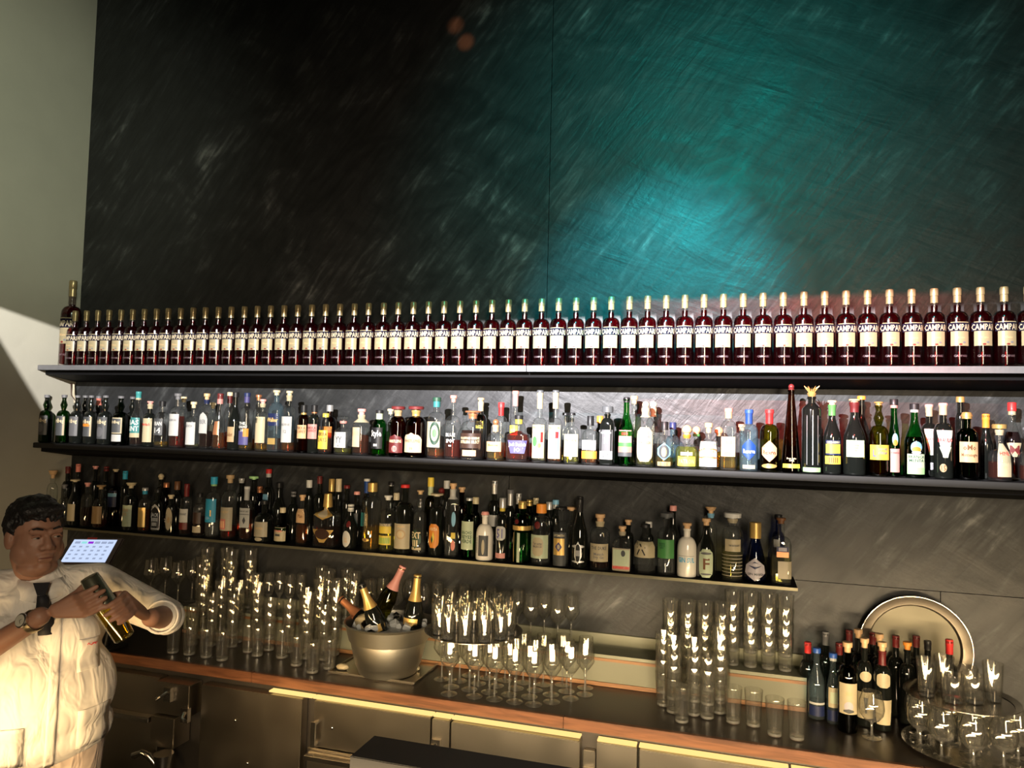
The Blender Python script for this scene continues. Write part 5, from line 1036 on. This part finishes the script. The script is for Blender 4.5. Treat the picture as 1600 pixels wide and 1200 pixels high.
def skin_mat():
    mt, nt, out = newmat('skin'); b = pbsdf(nt, (.40, .20, .12), .5, spec=.4); b.inputs['Subsurface Weight'].default_value = .12; b.inputs['Subsurface Radius'].default_value = (.02, .008, .005)
    tc = nt.nodes.new('ShaderNodeTexCoord'); n = nt.nodes.new('ShaderNodeTexNoise'); n.inputs['Scale'].default_value = 25; n.inputs['Detail'].default_value = 4; nt.links.new(tc.outputs['Object'], n.inputs[0])
    mx = nt.nodes.new('ShaderNodeMix'); mx.data_type = 'RGBA'; mx.inputs[6].default_value = (.26, .13, .085, 1); mx.inputs[7].default_value = (.34, .18, .12, 1)
    nt.links.new(n.outputs['Fac'], mx.inputs[0]); nt.links.new(mx.outputs[2], b.inputs['Base Color']); nt.links.new(b.outputs[0], out.inputs[0]); return mt
def cloth(name, col, sc=9, st=.5):
    mt, nt, out = newmat(name); b = pbsdf(nt, col, .85, spec=.2); b.inputs['Sheen Weight'].default_value = .2
    tc = nt.nodes.new('ShaderNodeTexCoord'); mp = nt.nodes.new('ShaderNodeMapping'); mp.inputs['Scale'].default_value = (1.4, 1.4, .6); nt.links.new(tc.outputs['Object'], mp.inputs[0])
    n = nt.nodes.new('ShaderNodeTexNoise'); n.inputs['Scale'].default_value = sc; n.inputs['Detail'].default_value = 2; n.inputs['Distortion'].default_value = 1.5; nt.links.new(mp.outputs[0], n.inputs[0])
    bp = nt.nodes.new('ShaderNodeBump'); bp.inputs['Strength'].default_value = st; bp.inputs['Distance'].default_value = .03
    nt.links.new(n.outputs['Fac'], bp.inputs['Height']); nt.links.new(bp.outputs[0], b.inputs['Normal']); nt.links.new(b.outputs[0], out.inputs[0]); return mt
M_SKIN = skin_mat(); M_JACKET = cloth('white_jacket', (.78, .74, .68)); M_TROUS = cloth('beige_trousers', (.62, .50, .42)); M_HAIR = plain('black_hair', (.008, .007, .007), .5, 0, .4, bump=.4, bscale=140)
man = empty('person', (-2.40, -1.35, 0), radians(49.7), 'bartender in a white short jacket and dark tie shaking a drink', 'person')
# axis of the shaker in the man's own frame (x to his left hand side, -y forward)
SA, SB = V((.178, -.385, 1.482)), V((.268, -.40, 1.315)); SU = (SB-SA).normalized(); SR = .040
def grip(center, n, side, wrist, R, s=1.0):
    """palm, four fingers round the shaker and a thumb the other way"""
    out = []; n = (n-SU*n.dot(SU)).normalized(); b = SU.cross(n).normalized()*side
    def P(ph, off, rr): return center+SU*off+(n*cos(ph)+b*sin(ph))*rr
    kn = []
    for i, (off, ln) in enumerate(((-.034, .88), (-.012, 1.0), (.010, .95), (.031, .78))):
        p0 = P(.10, off, R+.021); kn.append(p0); p1 = P(.10+.80*ln, off*1.02, R+.015); p2 = P(.10+1.40*ln, off*1.03, R+.012); p3 = P(.10+1.90*ln, off*1.03, R+.010)
        out += [('c', p0, .0105*s, p1, .0095*s), ('c', p1, .0095*s, p2, .0085*s), ('c', p2, .0085*s, p3, .0078*s)]
        out.append(('c', wrist.lerp(p0, .25), .017, p0, .0125))
    t0 = P(-.55, -.034, R+.024); t1 = P(-1.05, -.045, R+.016); t2 = P(-1.55, -.040, R+.012)
    out += [('c', wrist.lerp(kn[0], .35), .015, t0, .014), ('c', t0, .0135, t1, .0115), ('c', t1, .0115, t2, .0095)]
    return out
# head in its own frame, then turned to his left
HD = Matrix.Translation(V((.022, -.035, 1.588))) @ Matrix.Rotation(radians(20), 4, 'Z') @ Matrix.Rotation(radians(2), 4, 'X')
def hp(*a): return HD @ V(a)
def he(c, r): return ('e', hp(*c), r, (0, 0, 20))
body = [he((0, .015, .030), (.079, .097, .094)), he((0, -.026, -.028), (.074, .074, .096)), he((.042, -.030, -.050), (.040, .046, .048)), he((-.042, -.030, -.050), (.040, .046, .048)),
  he((0, -.078, -.098), (.028, .022, .022)), he((0, -.034, -.106), (.064, .054, .034)), he((.034, -.066, -.020), (.022, .024, .016)), he((-.034, -.066, -.020), (.022, .024, .016)),
  ('c', hp(-.042, -.086, .026), .0125, hp(-.012, -.093, .022), .012), ('c', hp(.042, -.086, .026), .0125, hp(.012, -.093, .022), .012),
  ('c', hp(0, -.096, .014), .0080, hp(0, -.114, -.022), .0135), he((0, -.116, -.026), (.013, .012, .011)), he((.015, -.105, -.030), (.011, .011, .0095)), he((-.015, -.105, -.030), (.011, .011, .0095)),
  ('c', hp(-.022, -.094, -.060), .0065, hp(.022, -.094, -.060), .0065), ('c', hp(-.008, -.101, -.058), .0065, hp(.008, -.101, -.058), .0065), ('c', hp(-.016, -.096, -.072), .0085, hp(.016, -.096, -.072), .0085),
  he((.080, .010, -.012), (.012, .022, .034)), he((-.080, .010, -.012), (.012, .022, .034)),
  ('c', hp(0, .022, -.07), .066, V((.045, .02, 1.42)), .070), ('e', V((.05, .02, 1.27)), (.19, .12, .19)), ('e', V((.05, -.02, 1.04)), (.21, .15, .19)), ('c', V((-.12, .03, 1.39)), .05, V((.21, .03, 1.39)), .05),
  ('c', V((.05, .0, 1.0)), .15, V((.05, .0, .88)), .15), ('c', V((-.05, 0, .86)), .085, V((-.06, 0, .48)), .055), ('c', V((.15, 0, .86)), .085, V((.16, 0, .48)), .055), ('c', V((-.06, 0, .48)), .055, V((-.06, .02, .10)), .04), ('c', V((.16, 0, .48)), .055, V((.16, .02, .10)), .04)]
WR, WL = V((.045, -.345, 1.372)), V((.372, -.300, 1.318))
ER, EL = V((-.205, -.125, 1.155)), V((.450, -.110, 1.268))
body += [('c', V((-.13, .03, 1.385)), .055, ER, .046), ('c', ER, .046, WR, .030), ('c', V((.23, .03, 1.385)), .055, EL, .046), ('c', EL, .047, WL, .031)]
cR = SA.lerp(SB, .30); cL = SA.lerp(SB, .68)
body += grip(cR, V((-1, .1, -.35)), -1, WR+V((.02, -.01, .012)), SR); body += grip(cL, V((1, .15, .2)), 1, WL+V((-.012, -.01, .006)), SR)
blob('body', body, .0042, 3, M_SKIN, man, .5)
# jacket: torso, short sleeves with turned cuffs
jk = [('e', V((.05, .02, 1.26)), (.222, .150, .19)), ('e', V((.055, -.035, 1.04)), (.250, .180, .22)), ('e', V((.058, -.01, .90)), (.245, .175, .13)), ('c', V((-.13, .03, 1.385)), .078, V((.225, .03, 1.385)), .078), ('c', V((.05, .03, 1.38)), .10, V((.046, .015, 1.44)), .074),
  ('c', V((-.14, .03, 1.375)), .082, ER+V((0, 0, .0)), .068), ('c', ER, .066, ER.lerp(WR, .24), .060), ('c', V((.235, .03, 1.375)), .082, EL, .066), ('c', EL, .064, EL.lerp(WL, .22), .055), ('e', V((-.04, -.10, 1.22)), (.10, .07, .11)), ('e', V((.14, -.10, 1.22)), (.10, .07, .11))]
jo = blob('jacket', jk, .009, 6, M_JACKET, man, .6)
def tfx(z):   # rough front of the jacket at height z
    best = 0
    for pr in jk[:3]:
        c, r = pr[1], pr[2]; q = 1-((z-c.z)/r[2])**2-((.085-c.x)/r[0])**2
        if q > 0: best = min(best, c.y-r[1]*sqrt(q))
    return best
def hit(x, z, off=.003):
    best = None
    for pr in (jk[0], jk[1], jk[2], jk[9], jk[10]):
        c, r = pr[1], pr[2]; q = 1-((z-c.z)/r[2])**2-((x-c.x)/r[0])**2
        if q > 0:
            y = c.y-r[1]*sqrt(q); best = y if best is None else min(best, y)
    return V((x, (best if best is not None else -.08)-off, z))
def patch(name, x0, x1, z0, z1, mat, parent, off=.003, nx=4, nz=16, lean=0.0):
    vs = []; n = nx+1
    for j in range(nz+1):
        z = z0+(z1-z0)*j/nz
        for i in range(nx+1): vs.append(hit(x0+(x1-x0)*i/nx+lean*(j/nz), z, off))
    fs = [(j*n+i, j*n+i+1, (j+1)*n+i+1, (j+1)*n+i) for j in range(nz) for i in range(nx)]
    me = mesh(name, vs, fs, mat, sharp=0); o = put(name, me, parent)
    s = o.modifiers.new('s', 'SOLIDIFY'); s.thickness = .003; s.offset = -1; return o
patch('placket', .082, .112, .80, 1.34, M_JACKET, jo, .004)
patch('chest_pocket', .165, .235, 1.13, 1.235, M_JACKET, jo, .004, nz=8)
patch('hip_pocket', .175, .275, .86, 1.0, M_JACKET, jo, .004, nz=8)
patch('hip_pocket', -.12, .02, .84, .98, M_JACKET, jo, .004, nz=8)
for i in range(7):
    a = i/6; MB().tube([hit(.192+.028*a, 1.216+.004*sin(a*9), .009), hit(.196+.028*a, 1.217+.005*cos(a*11), .009)], .0012, 6).obj('red_stitching', PAINT('red'), jo)
# rolled cuffs
def ring(c, d, R, r, name, mat, parent, seg=28, w=.026):
    d = d.normalized(); a = d.cross(V((0, 0, 1))).normalized(); b = d.cross(a); m_ = MB()
    prof = [(R-.001, -w), (R+r*.7, -w+.001), (R+r, 0), (R+r*1.1, w-.003), (R+r*.6, w), (R-.003, w-.002), (R-.006, 0), (R-.001, -w)]
    m_.lathe([(p, z) for p, z in prof], seg, cap0=False, cap1=False)
    M_ = Matrix((a, b, d)).transposed().to_4x4(); M_.translation = c; m_.xf(M_); return m_.obj(name, mat, parent)
ring(ER.lerp(WR, .27), WR-ER, .060, .004, 'cuff', M_JACKET, jo); ring(EL.lerp(WL, .25), WL-EL, .056, .004, 'cuff', M_JACKET, jo)
# collar: two leaves round the neck
for s in (-1, 1):
    vs = []; N = 8
    for i in range(N+1):
        t = i/N; a = radians(180-190*t)*1.0 if s > 0 else radians(180+190*t)
        cx_, cy_ = .046+.079*sin(a if s > 0 else a), .012+.079*cos(a)
        x, y = .046+s*.080*sin(pi*(1-t)*.98+.02), .012+(-.084)*cos(pi*(1-t))
        zt_ = 1.462-.040*t; k = 1+.30*t
        vs += [V((x, y, zt_)), V((.046+(x-.046)*1.28+(s*.012*t), .012+(y-.012)*(1.24+.18*t), zt_-.034-.022*t))]
    fs = [(2*i, 2*i+1, 2*i+3, 2*i+2) for i in range(N)]
    o = put('collar', mesh('collar', vs, fs, M_JACKET, sharp=0), jo); sdf = o.modifiers.new('s', 'SOLIDIFY'); sdf.thickness = .004
M_TIE = plain('tie_cloth', (.020, .020, .024), .6, 0, .3)
tb = MB()
tb.add([(.022,-.100,1.432),(.072,-.104,1.430),(.060,-.135,1.392),(.036,-.132,1.394),(.026,-.080,1.425),(.068,-.082,1.424),(.057,-.112,1.39),(.038,-.110,1.39)], [(0,1,2,3),(7,6,5,4),(0,4,5,1),(1,5,6,2),(2,6,7,3),(3,7,4,0)])
kn = tb.obj('tie', M_TIE, man)
vs = []
for j in range(9):
    t = j/8; z = 1.392-.13*t; w_ = .013+.012*min(1, t*2.2); xc = .050+.020*t; y = hit(xc, z, .008).y; y = min(y, -.125-.02*t if t < .3 else y)
    vs += [V((xc-w_, y, z)), V((xc, y-.006, z)), V((xc+w_, y, z))]
fs = [(3*j+i, 3*j+i+1, 3*j+i+4, 3*j+i+3) for j in range(8) for i in range(2)]
o = put('tie_blade', mesh('tie_blade', vs, fs, M_TIE, sharp=0), kn); sdf = o.modifiers.new('s', 'SOLIDIFY'); sdf.thickness = .003
for s in (-1, 1):
    tb = MB().add([(.047, -.103, 1.428), (.047+s*.062, -.092, 1.440), (.047+s*.066, -.090, 1.412), (.047, -.106, 1.405), (.047, -.095, 1.428), (.047+s*.062, -.084, 1.440), (.047+s*.066, -.082, 1.412), (.047, -.098, 1.405)], [(0,1,2,3),(7,6,5,4),(0,4,5,1),(1,5,6,2),(2,6,7,3),(3,7,4,0)])
# trousers and shoes
tr = [('c', V((-.055, 0, .84)), .125, V((-.065, 0, .48)), .085), ('c', V((.155, 0, .84)), .125, V((.165, 0, .48)), .085), ('c', V((-.065, 0, .48)), .085, V((-.065, .02, .10)), .068), ('c', V((.165, 0, .48)), .085, V((.165, .02, .10)), .068), ('c', V((-.03, 0, .86)), .14, V((.14, 0, .86)), .14)]
blob('trousers', tr, .012, 4, M_TROUS, man)
for s, x in ((-1, -.065), (1, .165)): blob('shoe', [('e', V((x, -.045, .045)), (.048, .125, .044)), ('e', V((x, .05, .05)), (.042, .06, .05))], .008, 3, plain('shoe_leather', (.02, .018, .016), .35), man)
# hair: cap of short hair with a swept fringe
hr = [he((0, .022, .046), (.0835, .097, .088)), he((0, .048, .0), (.079, .066, .070)), he((.0, -.034, .094), (.066, .050, .030)), he((.024, -.056, .094), (.046, .030, .022)), he((-.032, -.048, .090), (.040, .032, .024)), he((-.078, .008, .036), (.007, .026, .030)), he((.078, .008, .036), (.007, .026, .030))]
random.seed(3)
def scalp(az, el, k=1.0):   # az 0 = forehead, el 90 = crown
    a, e = radians(az), radians(el); return hp(.083*k*sin(a)*cos(e), .018-.096*k*cos(a)*cos(e), .042+.090*k*sin(e))
for i in range(190):
    az = random.uniform(-180, 180); lo = 30 if abs(az) < 50 else (8 if abs(az) < 75 else (2 if abs(az) < 105 else -28)); el = lo+(88-lo)*random.random()**1.1
    p = scalp(az, el, 1.0); q = scalp(az+random.uniform(-6, 14), el-16, 1.04+random.random()*.05); r = scalp(az+random.uniform(-8, 22), el-30 if abs(az) > 60 else el-24, 1.03)
    hr.append(('c', p, .0085, q, .0065)); hr.append(('c', q, .0065, r, .0030))
blob('hair', hr, .0034, 1, M_HAIR, man, .4)
for s in (-1, 1):
    MB().tube([hp(s*.052, -.084, .030), hp(s*.036, -.098, .038), hp(s*.016, -.103, .033)], [.0022, .0040, .0030], 8).obj('eyebrow', M_HAIR, man)
    e = MB().ball((0, 0, 0), (.0120, .0085, .0062), nu=16, nv=10); e.xf(Matrix.Translation(hp(s*.032, -.0905, .006)) @ Matrix.Rotation(radians(20), 4, 'Z')); eo = e.obj('eye', plain('eye_white', (.45, .40, .36), .25, 0, .5, .3), man)
    e = MB().ball((0, 0, 0), (.0050, .003, .0050), nu=12, nv=8); e.xf(Matrix.Translation(hp(s*.032+.003, -.0985, .006)) @ Matrix.Rotation(radians(20), 4, 'Z')); e.obj('iris', plain('iris_dark', (.012, .008, .006), .15, 0, .5), eo)
    e = MB().tube([hp(s*.032-.015, -.0925, .006), hp(s*.032-.006, -.0985, .0118), hp(s*.032+.006, -.0985, .0118), hp(s*.032+.015, -.0925, .006)], [.0030, .0050, .0050, .0030], 8).obj('eyelid', M_SKIN, man)
MB().tube([hp(-.024, -.1015, -.0655), hp(0, -.1085, -.0648), hp(.024, -.1015, -.0655)], [.0012, .0022, .0012], 8).obj('lip_line', plain('lip', (.16, .05, .04), .5), man)
for s in (-1, 1): MB().ball(hp(s*.0075, -.118, -.036), (.003, .003, .002), nu=8, nv=6).obj('nostril', plain('lip'), man) if False else None
# wristwatch on his right wrist
d = WR-ER; wc = ER.lerp(WR, .92); ring(wc, d, .0345, .002, 'watch_strap', plain('watch_bracelet', (.30, .25, .16), .35, .9), man, w=.011)
dn = d.normalized(); upn = V((-.15, -.75, .55)); upn = (upn-dn*upn.dot(dn)).normalized(); m_ = MB().lathe([(.020, -.004), (.0225, .002), (.0225, .008), (.020, .010)], 28); sd = dn.cross(upn)
M_ = Matrix((dn, sd, upn)).transposed().to_4x4(); M_.translation = wc+upn*.034; m_.xf(M_); wo = m_.obj('watch_case', M_STEEL2, man)
m_ = MB().lathe([(.0185, .0101), (.0180, .0108)], 24); m_.xf(M_); m_.obj('watch_dial', plain('watch_dial', (.45, .43, .36), .2, 0, .6, .5), wo)
m_ = MB().box(-.0008, .0008, 0, .011, .0109, .0113).box(0, .008, -.0008, .0008, .0109, .0113); m_.xf(M_); m_.obj('watch_hands', PAINT('black'), wo)
# cocktail shaker: metal cup and glass, held between his hands
mw = Matrix.Translation(man.location) @ Matrix.Rotation(radians(49.7), 4, 'Z'); a_, b_ = mw @ SA, mw @ SB
sk = empty('cocktail_shaker', a_, 0, 'metal and glass cocktail shaker held between the bartender\'s hands', 'shaker'); q = (b_-a_).to_track_quat('Z', 'Y'); sk.rotation_mode = 'QUATERNION'; sk.rotation_quaternion = q; L_ = (b_-a_).length
MB().lathe([(.026, -.012), (.028, -.010), (.037, L_*.50), (.038, L_*.51)], 28).obj('tin', plain('shaker_metal', (.30, .30, .22), .25, .9), sk)
MB().lathe([(.0372, L_*.515), (.0375, L_*.53), (.032, L_+.028), (.028, L_+.032)], 28).obj('mixing_glass', thin_glass('shaker_glass', (.72, .74, .55), (.35, .36, .2), 2.0), sk)
MB().lathe([(.0358, L_*.56), (.031, L_+.022), (.026, L_+.026)], 28).obj('drink', FLUID('gold'), sk)

# ------------------------------------------------------------------ order screen beside the bartender
e_ = V((.93, .37, 0)).normalized(); sv = V((-.30, .76, .58)); sv = (sv-e_*sv.dot(e_)).normalized(); nn = e_.cross(sv)
c0 = onY(141, 860, -.60); W_, H_ = .245, .175
ts = empty('order_screen', c0, 0, 'lit tablet order screen on a stand behind the bartender', 'screen')
M_ = Matrix((e_, sv, nn)).transposed().to_4x4()
def tb_(b): b.xf(M_); return b
tb_(MB().box(-W_/2, W_/2, -H_/2, H_/2, -.016, 0, bev=.006)).obj('case', plain('screen_case', (.05, .035, .035), .4), ts, smooth=False)
def emis(name, col, st):
    mt, nt, out = newmat(name); em = nt.nodes.new('ShaderNodeEmission'); em.inputs[0].default_value = (*col, 1); em.inputs[1].default_value = st; nt.links.new(em.outputs[0], out.inputs[0]); return mt
dsp = tb_(MB().box(-W_/2+.022, W_/2-.026, -H_/2+.012, H_/2-.018, .0004, .0012)).obj('display', emis('screen_glow', (.62, .74, 1.0), 1.0), ts, smooth=False)
tb_(MB().box(-.045, .0, H_/2-.014, H_/2-.004, .0004, .0012)).obj('badge', PAINT('red'), ts, smooth=False)
ic = emis('screen_grey', (.42, .50, .72), .8)
for r_ in range(5):
    for c_ in range(6):
        col = ic
        x = -W_/2+.034+c_*.030; y = H_/2-.045-r_*.025
        if r_ == 0: col = emis('screen_violet', (.30, .02, .65), 1.0) if c_ == 2 else (emis('screen_mint', (.35, .85, .85), .9) if c_ == 1 else ic)
        tb_(MB().box(x, x+(.024 if r_ == 0 else .013), y, y+(.014 if r_ == 0 else .010), .0013, .0016)).obj('button', col, dsp, smooth=False)
b0 = V((0, 0, -.02)); base = V((.03, .10, ZC+.0015-c0.z))
MB().tube([nn*-.012+sv*-.02, base+V((0, 0, .10)), base+V((0, 0, .012))], [.012, .013, .013], 12).obj('stand', M_BLACK, ts)
MB().box(base.x-.07, base.x+.07, base.y-.06, base.y+.06, base.z, base.z+.012, bev=.003).obj('foot', M_BLACK, ts, smooth=False)
